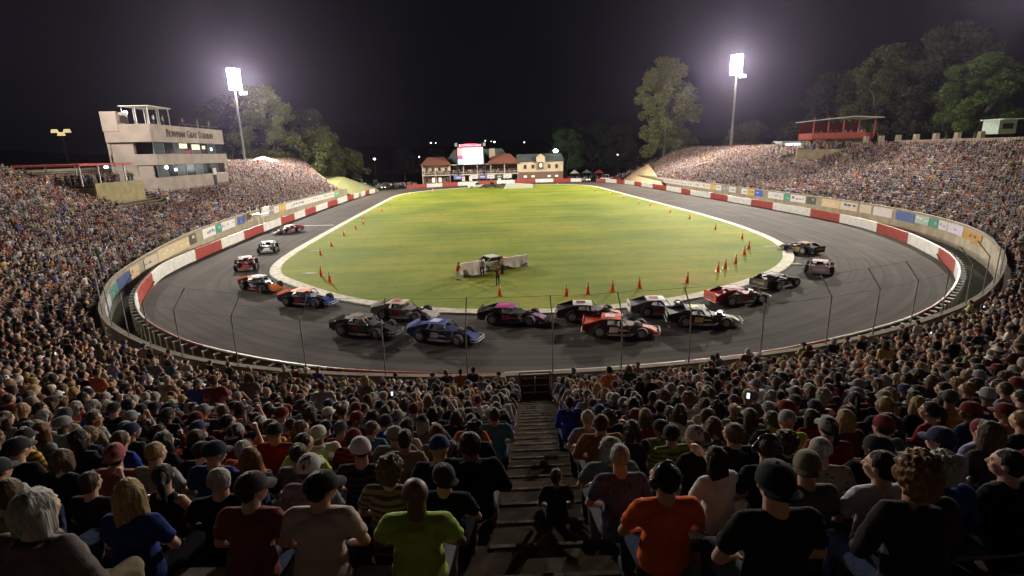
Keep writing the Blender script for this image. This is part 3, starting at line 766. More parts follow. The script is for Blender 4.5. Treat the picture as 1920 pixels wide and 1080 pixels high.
def trouser_mesh(P, name, short=False, target=1700):
    mb = MB(); hip = P['hip']
    cap(mb, hip-Vector((.05, 0, .02)), hip+Vector((.05, 0, -.02)), .126, .126)
    for k in (0, 1):
        kn, an = P['knee'][k], P['ank'][k]
        if short: cap(mb, P['hipj'][k], P['hipj'][k].lerp(kn, .88), .102, .084)
        else: cap(mb, P['hipj'][k], kn, .100, .074); cap(mb, kn, an+Vector((0, 0, .02)), .070, .058)
    me = remesh(mb, .017, name, 2, target, lambda p: .006*mnoise.noise(p*18)); me.materials.append(m_denim); return me
def shoes_mesh(P, name):
    out = []
    for k in (0, 1):
        mb = MB(); a = P['ank'][k]; cap(mb, a+Vector((0, -.04, -.035)), a+Vector((0, .16, -.045)), .052, .044, 10)
        out.append(mb.mesh(name, m_cap, smooth=True))
    return out
# hair and headgear are modelled round the origin (head centre, face +Y) and parented with the head's turn
def hair_mesh(style):
    mb = MB()
    if style == 'short':
        mb.ell((0, -.022, .030), (.081, .094, .096), 18, 12); mb.ell((0, -.045, -.02), (.070, .062, .065), 12, 8)
    elif style == 'crop':
        mb.ell((0, -.018, .028), (.0785, .0935, .0955), 18, 12)
    elif style == 'long':
        mb.ell((0, -.022, .028), (.088, .100, .101), 18, 12)
        for x in (-.055, -.02, .02, .055): cap(mb, (x, -.05, .02), (x*1.35, -.065, -.23), .048, .026)
        for s in (-1, 1): cap(mb, (.068*s, -.015, .03), (.080*s, -.02, -.16), .028, .020)
    elif style == 'ponytail':
        mb.ell((0, -.022, .028), (.083, .097, .097), 18, 12)
        cap(mb, (0, -.11, .06), (0, -.15, -.02), .030, .034); cap(mb, (0, -.15, -.02), (0, -.135, -.20), .034, .014)
    elif style == 'bun':
        mb.ell((0, -.022, .028), (.083, .096, .096), 18, 12); mb.ell((0, -.10, .10), (.045, .042, .040), 12, 8)
    elif style == 'curly':
        mb.ell((0, -.028, .035), (.108, .112, .110), 18, 12); mb.ell((0, -.07, -.04), (.095, .06, .07), 12, 8)
    elif style == 'bob':
        mb.ell((0, -.022, .026), (.090, .100, .100), 18, 12)
        for x in (-.06, -.02, .02, .06): cap(mb, (x, -.05, .0), (x*1.2, -.05, -.10), .045, .034)
        for s in (-1, 1): cap(mb, (.072*s, -.0, .03), (.076*s, .0, -.09), .028, .024)
    amp = {'short': .006, 'crop': .002, 'curly': .020, 'long': .012, 'bob': .010}.get(style, .006)
    fr = {'curly': 34, 'long': 20}.get(style, 26)
    me = remesh(mb, .0085, 'hair_'+style, 1, 2600 if style != 'crop' else 1200, lambda p: amp*mnoise.noise(Vector((p.x*fr, p.y*fr, p.z*(fr if style == 'curly' else 8))))+amp*.5*mnoise.noise(Vector((p.x*60, p.y*60, p.z*12))))
    me.materials.append(m_hair)
    # open the front so that the face shows
    bm = bmesh.new(); bm.from_mesh(me)
    lim = .03 if style in ('short', 'crop') else .045
    dead = [v for v in bm.verts if v.co.y > lim and v.co.z < .062-.2*(v.co.y-lim)]
    bmesh.ops.delete(bm, geom=dead, context='VERTS'); bm.to_mesh(me); bm.free()
    me.polygons.foreach_set('use_smooth', [True]*len(me.polygons)); return me
def cap_mesh(kind):
    mb = MB(); n, k = 24, 8
    if kind == 'beanie':
        mb.ell((0, -.016, .036), (.090, .104, .108), 22, 12)
        me = remesh(mb, .009, 'beanie', 1, 1600, lambda p: .0015*math.sin(math.atan2(p.y, p.x)*40))
        bm = bmesh.new(); bm.from_mesh(me); bmesh.ops.delete(bm, geom=[v for v in bm.verts if v.co.z < .012-.25*v.co.y*-1*-1], context='VERTS'); bm.to_mesh(me); bm.free()
        me.materials.append(m_cap); return me
    # crown: panelled dome
    for i in range(k+1):
        t = math.pi/2*i/k
        for j in range(n):
            q = 2*math.pi*j/n; rr = 1+.012*math.cos(q*6)
            mb.v.append((.090*rr*math.cos(q)*math.cos(t)**.7, -.012+.110*rr*math.sin(q)*math.cos(t)**.7, .010+.110*math.sin(t)))
    for i in range(k):
        for j in range(n): mb.f.append((i*n+j, i*n+(j+1) % n, (i+1)*n+(j+1) % n, (i+1)*n+j)); mb.m.append(0)
    mb.ell((0, -.012, .121), (.009, .008, .005), 8, 4)
    # brim: curved plate
    sg = 1 if kind == 'front' else -1
    b = len(mb.v); m_ = 11
    for lay in (0, -.004):
        for i in range(5):
            for j in range(m_):
                a = R(-62+124*j/(m_-1)); r_ = .098+.072*i/4*math.cos(a*.75)
                x = math.sin(a)*(.083+.004*i); y = sg*(math.cos(a)*.098+(.072*i/4)*math.cos(a)**.5)-.012
                mb.v.append((x, y, .018+lay-.012*(i/4)-.35*x*x*10*.12*(1+i/4)))
    for lay in (0, 1):
        for i in range(4):
            for j in range(m_-1):
                a = b+lay*5*m_+i*m_+j; f = (a, a+1, a+m_+1, a+m_); mb.f.append(f if lay == 0 else f[::-1]); mb.m.append(0)
    for j in range(m_-1):
        a = b+4*m_+j; mb.f.append((a, a+1, a+5*m_+1, a+5*m_)); mb.m.append(0)
    me = mb.mesh('cap_'+kind, m_cap, smooth=True); return me
def phones_mesh():
    mb = MB(); pts = [(.088*math.cos(a), -.01, .015+.118*math.sin(a)) for a in [math.pi*i/14 for i in range(15)]]
    mb.tube(pts, .011, 8)
    for s in (-1, 1): mb.ell((.092*s, -.005, -.002), (.026, .036, .042), 12, 8)
    return mb.mesh('headphones', mat('headphone_plastic', (.02, .02, .022), .3), smooth=True)
HAIR = {k: hair_mesh(k) for k in ('short', 'crop', 'long', 'ponytail', 'bun', 'curly', 'bob')}
CAPS = {'front': cap_mesh('front'), 'back': cap_mesh('back'), 'beanie': cap_mesh('beanie')}
PHONES = phones_mesh()
POSES = {}
def add_pose(key, *a, **k):
    P = pose(*a, **k); P['key'] = key
    P['body'] = body_mesh(P, 'body_'+key); P['trousers'] = trouser_mesh(P, 'trousers_'+key); P['shoes'] = shoes_mesh(P, 'shoes_'+key)
    P['tee'] = shirt_mesh(P, 'tee_'+key); P['hoodie'] = shirt_mesh(P, 'hoodie_'+key, 1.5, hood=True, loose=1.3)
    POSES[key] = P
add_pose('lap_a', 'lap', R(9), R(-6)); add_pose('lap_b', 'lap', R(4), R(32)); add_pose('lap_c', 'lap', R(12), R(-38))
add_pose('knees_a', 'knees', R(27), R(12), R(-14)); add_pose('knees_b', 'knees', R(22), R(-24), R(-10))
add_pose('fold_a', 'fold', R(6), R(18)); add_pose('fold_b', 'fold', R(10), R(-14))
add_pose('phone_a', 'phone', R(6), R(4)); add_pose('side_a', 'side', R(3), R(-30))
add_pose('stand_a', 'stand', R(2), R(-14)); add_pose('stand_f', 'stand_fold', R(3), R(16)); add_pose('stand_l', 'stand_lean', R(16), R(6))
for k_ in ('lap_a', 'lap_b'): POSES[k_]['tank'] = shirt_mesh(POSES[k_], 'tank_'+k_, tank=True, loose=.8)

def person(loc, rz, key, skin, shirt, trousers, hair=None, haircol=(.03, .02, .012), cap_=None, capcol=(.5, .5, .5), phones=False, top='tee', sc=(1, 1, 1), label=None, group=None, shoes=(.05, .05, .05), cat='person'):
    P = POSES[key]
    e = ob('person', P['body'], None, loc); e.rotation_euler = (0, 0, rz); e.scale = sc; e.color = (*skin, 1)
    tag(e, label, cat, group)
    o = ob('shirt' if top != 'hoodie' else 'jacket', P.get(top) or P['tee'], e); o.color = (*shirt, 1)
    o = ob('trousers', P['trousers'], e); o.color = (*trousers, 1)
    for me_ in P['shoes']: o = ob('shoe', me_, e); o.color = (*shoes, 1)
    M = Matrix.Translation(P['head']) @ P['H'].to_4x4() @ Matrix.Scale(HS, 4)
    if hair: o = ob('hair', HAIR[hair], e); o.matrix_local = M; o.color = (*haircol, 1)
    if cap_: o = ob('cap' if cap_ != 'beanie' else 'beanie', CAPS[cap_], e); o.matrix_local = M; o.color = (*capcol, 1)
    if phones: o = ob('headphones', PHONES, e); o.matrix_local = M
    return e
# ------------------------------------------------------------------ who sits where
RNG = random.Random(11)
SKINS = [(.47, .27, .18), (.42, .23, .15), (.52, .31, .22), (.36, .19, .12), (.44, .24, .17), (.40, .21, .14), (.13, .065, .04), (.20, .11, .07)]
HAIRC = [((.018, .013, .010), 'black'), ((.045, .028, .016), 'dark brown'), ((.09, .052, .028), 'brown'), ((.30, .20, .09), 'blonde'), ((.30, .28, .25), 'grey'), ((.16, .075, .03), 'auburn'), ((.50, .47, .42), 'white')]
SHIRTS = [((.012, .012, .014), 'black', 32), ((.035, .037, .045), 'charcoal', 15), ((.02, .03, .09), 'navy', 9), ((.16, .16, .17), 'grey', 11), ((.40, .38, .36), 'pale', 7), ((.66, .62, .60), 'white', 8), ((.25, .02, .025), 'red', 5), ((.12, .018, .022), 'maroon', 6), ((.62, .14, .03), 'orange', 4),
          ((.03, .06, .34), 'blue', 5), ((.07, .22, .30), 'teal', 2), ((.28, .22, .14), 'tan', 5), ((.50, .26, .26), 'pink', 3), ((.05, .10, .06), 'green', 3), ((.26, .26, .42), 'lilac', 3), ((.42, .55, .06), 'lime', 1), ((.55, .34, .05), 'gold', 2)]
CAPC = [((.02, .02, .022), 'black'), ((.50, .46, .45), 'white'), ((.03, .04, .10), 'navy'), ((.02, .02, .022), 'black'), ((.05, .05, .055), 'charcoal'), ((.14, .02, .02), 'dark red'), ((.25, .22, .18), 'tan'), ((.22, .22, .24), 'grey')]
TROUS = [(.035, .05, .11), (.06, .08, .15), (.02, .02, .024), (.22, .17, .11), (.12, .12, .13), (.03, .035, .05)]
def pick(t, rng=RNG):
    k = rng.random()*sum(x[-1] for x in t)
    for x in t:
        k -= x[-1]
        if k <= 0: return x
    return t[-1]
# people described one by one: u along the wall, row, look
HERO = [
 ((183.88, 23), 'lap_b', 3, (.20, .17, .15), 'hoodie', 'short', 2, None, None, False, (1.08, 1, 1), 'older man with thinning brown hair and grey sweater near the end of the closest rows'),
 ((184.50, 24), 'lap_a', 2, (.13, .10, .10), 'hoodie', 'bob', 4, None, None, False, (1, 1, 1), 'woman with straight silver grey hair in the closest row'),
 ((183.80, 22), 'phone_a', 0, (.015, .015, .016), 'tee', 'short', 1, None, None, False, (.86, .86, .88), 'boy in black tee holding a small camera up to his face'),
 ((184.50, 23), 'lap_b', 2, (.014, .022, .13), 'tee', 'long', 3, None, None, False, (.95, 1, 1), 'woman with loose long blonde hair and royal blue top'),
 ((183.84, 21), 'lap_a', 2, (.30, .29, .30), 'tee', 'crop', 3, None, None, False, (1, 1, 1), 'man with cropped sandy grey hair and pale printed tee'),
 ((184.30, 22), 'lap_b', 4, (.012, .012, .015), 'tank', 'ponytail', 0, None, None, False, (.92, 1, .96), 'woman with bare shoulders, black tank top and dark tied hair'),
 ((184.26, 21), 'lap_c', 0, (.02, .05, .20), 'tee', None, 0, 'front', (.02, .026, .05), False, (1.05, 1, 1), 'man in navy cap and blue tee behind the cropped grey haired man'),
 ((185.08, 23), 'lap_c', 0, (.17, .05, .04), 'tee', 'short', 0, 'front', (.05, .035, .03), False, (1.05, 1, 1), 'person in dark brown brimmed cap and coral tee, turned sideways'),
 ((185.18, 22), 'lap_a', 2, (.16, .15, .17), 'tee', 'short', 1, 'front', (.42, .38, .38), False, (1, 1, 1), 'man in pale grey cap and grey shirt in front of the spotted tee'),
 ((185.44, 23), 'lap_c', 0, (.46, .36, .33), 'tee', 'short', 0, 'front', (.012, .012, .013), False, (1.15, 1.05, 1), 'man in black cap and pale spotted tee seen from behind'),
 ((185.36, 21), 'lap_b', 1, (.045, .035, .045), 'tee', 'crop', 0, 'front', (.50, .43, .50), False, (1.08, 1, 1.04), 'man in lilac white cap and charcoal tee'),
 ((185.96, 23), 'lap_b', 6, (.30, .40, .085), 'tee', None, 0, None, None, False, (1.15, 1.05, .97), 'bald man in lime green tee beside the stair aisle'),
 ((184.72, 20), 'side_a', 0, (.42, .52, .06), 'tee', 'short', 0, None, None, False, (1, 1, 1), 'man in bright lime tee leaning one arm down'),
 ((185.94, 21), 'fold_a', 0, (.012, .014, .03), 'hoodie', None, 0, 'beanie', (.03, .05, .12), False, (1.12, 1, 1.02), 'person in navy beanie and black hooded jacket next to the stairs'),
 ((185.56, 20), 'lap_a', 3, (.26, .19, .12), 'tee', 'short', 1, None, None, False, (1, 1, 1), 'man with short hair and tan brown tee'),
 ((186.18, 21), 'fold_a', 6, (.008, .008, .009), 'hoodie', 'short', 0, None, None, False, (1.3, 1.1, 1.06), 'very broad person all in black beside the stair edge'),
 ((187.26, 22), 'lap_a', 0, (.105, .11, .20), 'tee', 'crop', 4, None, None, False, (1.02, 1, 1), 'man with short grey hair and slate blue tee by the stairs'),
 ((187.38, 23), 'lap_b', 4, (.62, .11, .015), 'tee', 'short', 0, None, None, True, (1.12, 1, 1), 'person in bright orange tee and black headphones'),
 ((188.46, 21), 'knees_a', 0, (.012, .013, .014), 'tee', 'short', 2, None, None, False, (1.2, 1.05, 1), 'broad man in black tee leaning forward with brown hair'),
 ((188.36, 22), 'fold_b', 2, (.014, .014, .015), 'tee', 'crop', 1, None, None, True, (1.1, 1, 1), 'man in black tee wearing silver grey headphones'),
 ((187.72, 24), 'lap_a', 0, (.010, .011, .010), 'tee', None, 0, 'back', (.010, .012, .012), False, (1.1, 1, 1.02), 'person in black cap turned backwards and black tee in the closest row'),
 ((188.28, 23), 'lap_c', 0, (.12, .11, .12), 'tee', 'crop', 1, 'back', (.17, .14, .10), False, (1, 1, 1), 'man in tan cap worn backwards and grey shirt'),
 ((188.72, 23), 'lap_b', 0, (.46, .42, .50), 'tee', 'short', 0, None, None, False, (1.05, 1, 1), 'man with thick black hair and white tee'),
 ((188.42, 24), 'lap_a', 3, (.02, .014, .014), 'hoodie', 'curly', 5, None, None, False, (1, 1, 1.02), 'person with a big mop of dark reddish curls in the closest row'),
 ((189.70, 22), 'lap_b', 2, (.25, .22, .36), 'tee', 'short', 0, 'front', (.03, .03, .075), False, (1.05, 1, 1), 'man in navy cap and lavender tee'),
 ((189.26, 20), 'lap_a', 1, (.36, .50, .04), 'tee', None, 0, 'beanie', (.27, .27, .29), False, (1.05, 1, 1), 'man in grey knit cap and lime yellow tee'),
 ((187.32, 21), 'lap_b', 2, (.12, .16, .13), 'tee', 'bob', 4, None, None, False, (1.15, 1, .97), 'woman with grey hair and sage green top by the stairs'),
 ((186.90, 20.6), 'lap_c', 3, (.03, .02, .018), 'tee', 'short', 1, None, None, False, (.72, .72, .74), 'small boy in dark tee sitting low on the stairs'),
 ((187.50, 19), 'lap_a', 2, (.30, .13, .07), 'hoodie', 'short', 2, None, None, False, (1.2, 1, 1), 'person with short brown hair and rust sweater near the stairs'),
 ((187.46, 18), 'lap_b', 2, (.20, .19, .24), 'tee', 'short', 4, None, None, False, (1, 1, 1), 'man with short silver hair and pale violet tee by the stairs'),
 ((187.54, 15), 'knees_a', 2, (.04, .05, .36), 'hoodie', 'short', 1, None, None, False, (1, 1, 1), 'person in bright blue hooded jacket hunched at the stair edge'),
 ((186.32, 17), 'lap_a', 3, (.05, .15, .25), 'tee', 'short', 1, None, None, False, (1.1, 1, 1), 'broad person in teal tee across the stairs from the blue jacket'),
 ((186.06, 18), 'lap_a', 3, (.55, .13, .03), 'tee', 'short', 1, None, None, False, (1, 1, 1), 'person in orange tee close to the stairs, half way down'),
 ((188.72, 19), 'lap_c', 2, (.16, .15, .13), 'tee', 'short', 2, None, None, False, (1.2, 1, 1), 'large man in taupe grey tee'),
 ((190.14, 22), 'lap_a', 3, (.03, .02, .025), 'tee', 'long', 1, None, None, False, (1, 1, 1), 'woman with long dark hair and dark top near the frame edge'),
 ((183.56, 21), 'lap_b', 1, (.30, .10, .10), 'tee', 'short', 1, 'back', (.30, .08, .08), False, (1, 1, 1), 'person in faded red cap turned backwards'),
]
def seat_pose(u, r, back=0):
    q, n_ = S.at(u, D0+TREAD*r+.26)
    return (q[0], q[1], floor_z(u, math.floor(r))), math.atan2(-n_[1], -n_[0])-math.pi/2
taken = {}
for (u, r), key, sk, sh, top, hair, hc, cp, cc, ph, sc, lab in HERO:
    loc, rz = seat_pose(u, r)
    if key.startswith('stand'): loc = (loc[0], loc[1], loc[2])
    kk = 1.16 if r >= 24 else 1.07
    sc = tuple(v*kk for v in sc)
    person(loc, rz, key, SKINS[sk], sh, TROUS[(int(u*10)+int(r)) % 6], hair, HAIRC[hc][0], cp, cc or (.1, .1, .1), ph, top, sc, 'person: '+lab if False else lab)
    taken.setdefault(int(r), []).append(S.at(u, D0+TREAD*r+.26)[0])

ORD = ['first', 'second', 'third', 'fourth', 'fifth', 'sixth', 'seventh', 'eighth', 'ninth', 'tenth', 'eleventh', 'twelfth', 'thirteenth', 'fourteenth', 'fifteenth', 'sixteenth', 'seventeenth', 'eighteenth', 'nineteenth', 'twentieth']+['twenty-'+x for x in ('first', 'second', 'third', 'fourth', 'fifth', 'sixth', 'seventh', 'eighth', 'ninth')]+['thirtieth']+['thirty-'+x for x in ('first', 'second', 'third', 'fourth', 'fifth', 'sixth', 'seventh', 'eighth', 'ninth')]+['fortieth']+['forty-'+x for x in ('first', 'second', 'third', 'fourth', 'fifth', 'sixth', 'seventh', 'eighth', 'ninth')]
PBOX = (-58.5, -48.0, 88.5, 118.5)                    # press box footprint
def blocked(x, y, r):
    if x < -50.3 and PBOX[0]-8 < x and PBOX[2] < y < PBOX[3]: return True
    if 73 < x and 111 < y < 127 and r >= 19: return True        # red booth and its ramp
    if x < -44.5 and 76 < y < 88.5 and r >= 11: return True      # canopy deck by the press box
    return False
seats = []
for r in range(NROW):
    lo, hi = row_range(r); lo = max(lo+.8, .5); hi = min(hi-.8, S.len-.5)
    us = np.linspace(lo, hi, 1400); P_ = np.array([S.at(u, D0+TREAD*r+.26)[0] for u in us])
    L_ = np.concatenate([[0], np.cumsum(np.hypot(*(P_[1:]-P_[:-1]).T))])
    ua = AISLE(D0+TREAD*r)
    La = np.interp(ua, us, L_)
    for sgn in (-1, 1):
        l = La+sgn*1.02; idx = 0
        while 0 < l < L_[-1]:
            x, y = np.interp(l, L_, P_[:, 0]), np.interp(l, L_, P_[:, 1]); u = float(np.interp(l, L_, us))
            ok = (r < 24 or math.hypot(x, y) > 9) and not blocked(x, y, r) and RNG.random() < .975
            if ok and any(math.hypot(x-a, y-b) < .47 for a, b in taken.get(r, [])): ok = False
            if ok:
                z = floor_z(u, r); px, py, dd = proj(x, y, z+1.0)
                if dd > 2.35 and -90 < px < 2010 and py < 1230: seats.append((dd, r, sgn, idx, u, x, y, z))
            idx += 1; l += sgn*RNG.uniform(.52, .62)
seats.sort()
NIND = 300-len(HERO)
rows_used = {}
ind = seats[:NIND]; rest = seats[NIND:]
sk_ = [k for k in POSES if not k.startswith('stand')]
lapw = ['lap_a', 'lap_b', 'lap_c', 'lap_a', 'lap_b', 'fold_a', 'fold_b', 'knees_a', 'knees_b', 'side_a', 'lap_c', 'lap_b', 'phone_a']
used_lab = set()
for dd, r, sgn, idx, u, x, y, z in ind:
    n_ = S.at(u)[1]; rz = math.atan2(-n_[1], -n_[0])-math.pi/2+RNG.uniform(-.28, .28)
    key = RNG.choice(lapw); sh = pick(SHIRTS); hc, hn = RNG.choice(HAIRC[:6]+HAIRC[:3]); st = RNG.choice(['short', 'short', 'crop', 'short', 'long', 'ponytail', 'bob', 'curly', 'long', 'bun'])
    cp = RNG.choice([None, None, None, 'front', 'back', None, 'front', 'beanie' if RNG.random() < .25 else None]); cc, cn = RNG.choice(CAPC)
    if cp and st in ('curly', 'bun'): st = 'short'
    if cp: st = {'short': 'crop'}.get(st, st)
    female = st in ('long', 'ponytail', 'bob', 'bun')
    top = 'tank' if (female and key in ('lap_a', 'lap_b') and RNG.random() < .15) else ('hoodie' if RNG.random() < .25 else 'tee')
    w_ = RNG.uniform(.92, 1.02) if female else RNG.uniform(.98, 1.2); h_ = RNG.uniform(.90, 1.05)
    topn = {'tank': 'tank top', 'hoodie': 'jacket', 'tee': 'tee'}[top]
    headn = (cn+' '+('knit cap' if cp == 'beanie' else 'cap')) if cp else (hn+' hair')
    side = 'press box side' if sgn < 0 else 'red booth side'
    lab = f'{sh[1]} {topn}, {headn}, {ORD[min(idx, 48)]} seat from stairs, {ORD[max(0, 25-r)]} row, {side}'
    if RNG.random() < .0: continue
    d_ = 0 if sh[1] not in ('lime',) else .1
    k3 = RNG.uniform(.6, 1.0); c3 = tuple(v*k3 for v in sh[0])
    person((x, y, z), rz, key, RNG.choice(SKINS), c3, RNG.choice(TROUS), st, hc, cp, cc, False, top, (w_*1.05, RNG.uniform(1.0, 1.12), h_*1.05), lab, 'spectators in the nearest rows')
    if key == 'phone_a':
        pass

# ------------------------------------------------------------------ the rest of the crowd, one object each side of "too many to count"
def decim(me, target):
    o = ob('tmp', me.copy()); n = len(me.polygons)
    if target < n:
        m = o.modifiers.new('d', 'DECIMATE'); m.ratio = target/n*.5 if len(me.polygons) and len(me.polygons[0].vertices) == 4 else target/n
    t = o.modifiers.new('t', 'TRIANGULATE')
    bpy.context.view_layer.update(); ev = o.evaluated_get(bpy.context.evaluated_depsgraph_get()); e = ev.data
    v = np.empty(len(e.vertices)*3, 'f'); e.vertices.foreach_get('co', v)
    f = np.empty(len(e.polygons)*3, 'i'); e.polygons.foreach_get('vertices', f)
    d = o.data; bpy.data.objects.remove(o); bpy.data.meshes.remove(d)
    return v.reshape(-1, 3), f.reshape(-1, 3)
def merge(parts):
    V, F, Rg = [], [], []; n = 0
    for v, f, r in parts: V.append(v); F.append(f+n); Rg.append(np.full(len(v), r)); n += len(v)
    return np.concatenate(V), np.concatenate(F), np.concatenate(Rg)
def xf(v, M):
    A_ = np.array(M)[:3]; return v @ A_[:, :3].T+A_[:, 3]
hd = {k: decim(m, 90) for k, m in HAIR.items()}; cd = {k: decim(m, 90) for k, m in CAPS.items()}
LOD1 = []
for key in ('lap_a', 'lap_b', 'lap_c', 'knees_a', 'fold_a', 'fold_b', 'phone_a', 'side_a', 'stand_a', 'stand_f'):
    P = POSES[key]; b = decim(P['body'], 420); s_ = decim(P['tee'] if key != 'fold_b' else P['hoodie'], 170); t_ = decim(P['trousers'], 80)
    M = Matrix.Translation(P['head']) @ P['H'].to_4x4() @ Matrix.Scale(HS, 4)
    for hs, cs in (('short', None), ('long', None), ('crop', 'front'), ('crop', None), ('bob', None), ('ponytail', 'back')):
        parts = [(*b, 0), (*s_, 1), (*t_, 2), (xf(hd[hs][0], M), hd[hs][1], 3)]
        if cs: parts.append((xf(cd[cs][0], M), cd[cs][1], 4))
        LOD1.append((merge(parts), key.startswith('stand')))
def lod2(lean, arms, stand=False):
    mb = MB(); reg = []
    def put(fn, r):
        n = len(mb.v); fn(); reg.extend([r]*(len(mb.v)-n))
    hz_ = .93 if stand else .5; hy = 0 if stand else -.24
    put(lambda: mb.tube([(0, hy, hz_-.1), (0, hy+.02+lean*.3, hz_+.2), (0, hy+.03+lean*.7, hz_+.42), (0, hy+.03+lean, hz_+.5)], [.17, .17, .2, .08], 6), 1)
    hc_ = Vector((0, hy+.06+lean, hz_+.66))
    put(lambda: mb.ell(hc_, (.078, .095, .12), 6, 4), 0)
    put(lambda: mb.ell(hc_+Vector((0, -.025, .035)), (.088, .09, .10), 6, 4), 3)
    for s in (-1, 1):
        put(lambda: mb.tube([(.2*s, hy+.02+lean*.8, hz_+.42), (.27*s, hy+.08+lean*.4, hz_+.18)], [.07, .055], 4), 1)
        put(lambda: mb.tube([(.27*s, hy+.08+lean*.4, hz_+.18), (.12*s, hy+.34, hz_+arms)], [.04, .035], 4), 0)
        if stand: put(lambda: mb.tube([(.09*s, hy, hz_), (.11*s, hy, .05)], [.1, .06], 4), 2)
        else:
            put(lambda: mb.tube([(.1*s, hy, hz_), (.14*s, .2, hz_), (.14*s, .2, .05)], [.09, .075, .05], 4), 2)
    tri = []
    for f in mb.f:
        for k in range(1, len(f)-1): tri.append((f[0], f[k], f[k+1]))
    return (np.array(mb.v, 'f'), np.array(tri, 'i'), np.array(reg)), stand
LOD2 = [lod2(0, .08), lod2(.1, .1), lod2(.03, .3), lod2(-.02, .15), lod2(.05, .25)]
LOD2S = [lod2(0, .1, True)]
m_crowd = bpy.data.materials.new('crowd_cloth'); m_crowd.use_nodes = True; t = m_crowd.node_tree
at_ = t.nodes.new('ShaderNodeAttribute'); at_.attribute_name = 'Col'; t.links.new(at_.outputs['Color'], t.nodes['Principled BSDF'].inputs['Base Color'])
t.nodes['Principled BSDF'].inputs['Roughness'].default_value = .8; t.nodes['Principled BSDF'].inputs['Specular IOR Level'].default_value = .25
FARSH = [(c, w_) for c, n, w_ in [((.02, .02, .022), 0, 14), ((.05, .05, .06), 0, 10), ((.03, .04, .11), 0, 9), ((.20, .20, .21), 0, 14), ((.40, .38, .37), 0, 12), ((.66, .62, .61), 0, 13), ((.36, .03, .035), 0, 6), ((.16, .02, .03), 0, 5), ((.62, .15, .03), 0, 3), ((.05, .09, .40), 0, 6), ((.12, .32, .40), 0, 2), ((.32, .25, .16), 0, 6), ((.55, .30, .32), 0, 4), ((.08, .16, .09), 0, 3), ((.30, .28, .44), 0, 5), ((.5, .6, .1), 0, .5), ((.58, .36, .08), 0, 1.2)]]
def build_crowd(name, insts, label, group=None):
    """insts: (template (V,F,R), x, y, z, rz, scale(3), palette 5x3)"""
    V, F, C = [], [], []; n = 0
    for (v, f, rg), x, y, z, rz, sc, pal in insts:
        c, s = math.cos(rz), math.sin(rz); a = v*np.array(sc, 'f')
        w_ = np.empty_like(a); w_[:, 0] = a[:, 0]*c-a[:, 1]*s+x; w_[:, 1] = a[:, 0]*s+a[:, 1]*c+y; w_[:, 2] = a[:, 2]+z
        V.append(w_); F.append(f+n); C.append(pal[rg]); n += len(v)
    V = np.concatenate(V); F = np.concatenate(F); C = np.concatenate(C)
    me = bpy.data.meshes.new(name); me.vertices.add(len(V)); me.vertices.foreach_set('co', V.astype('f').ravel())
    me.loops.add(len(F)*3); me.loops.foreach_set('vertex_index', F.astype('i').ravel())
    me.polygons.add(len(F)); me.polygons.foreach_set('loop_start', np.arange(0, len(F)*3, 3, dtype='i'))
    me.polygons.foreach_set('use_smooth', np.ones(len(F), bool))
    me.update(calc_edges=True)
    a = me.color_attributes.new('Col', 'FLOAT_COLOR', 'POINT'); a.data.foreach_set('color', np.concatenate([C, np.ones((len(C), 1))], 1).astype('f').ravel())
    me.materials.append(m_crowd)
    o = ob(name, me)
    if label: tag(o, label, kind='stuff')
    return o
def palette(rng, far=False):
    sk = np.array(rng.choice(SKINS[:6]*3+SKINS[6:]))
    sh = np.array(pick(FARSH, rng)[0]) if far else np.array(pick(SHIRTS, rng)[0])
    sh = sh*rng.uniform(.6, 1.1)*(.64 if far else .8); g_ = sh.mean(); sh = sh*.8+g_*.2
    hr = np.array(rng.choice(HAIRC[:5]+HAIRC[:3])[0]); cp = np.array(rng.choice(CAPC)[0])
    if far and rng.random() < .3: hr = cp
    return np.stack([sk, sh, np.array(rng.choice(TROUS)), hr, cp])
insts = []
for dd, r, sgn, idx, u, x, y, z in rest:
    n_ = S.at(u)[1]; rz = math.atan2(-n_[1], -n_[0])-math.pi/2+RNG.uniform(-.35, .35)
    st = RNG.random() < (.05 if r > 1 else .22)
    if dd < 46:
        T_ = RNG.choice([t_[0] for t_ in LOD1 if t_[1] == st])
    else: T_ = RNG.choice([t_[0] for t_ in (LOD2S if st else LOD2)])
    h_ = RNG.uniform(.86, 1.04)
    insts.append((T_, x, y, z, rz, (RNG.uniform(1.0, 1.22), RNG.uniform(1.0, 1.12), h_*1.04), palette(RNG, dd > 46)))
print('individuals', len(ind)+len(HERO), 'crowd', len(insts), 'farthest individual', ind[-1][0])
build_crowd('spectator_crowd', insts, 'dense mass of seated spectators filling the rest of the grandstand')
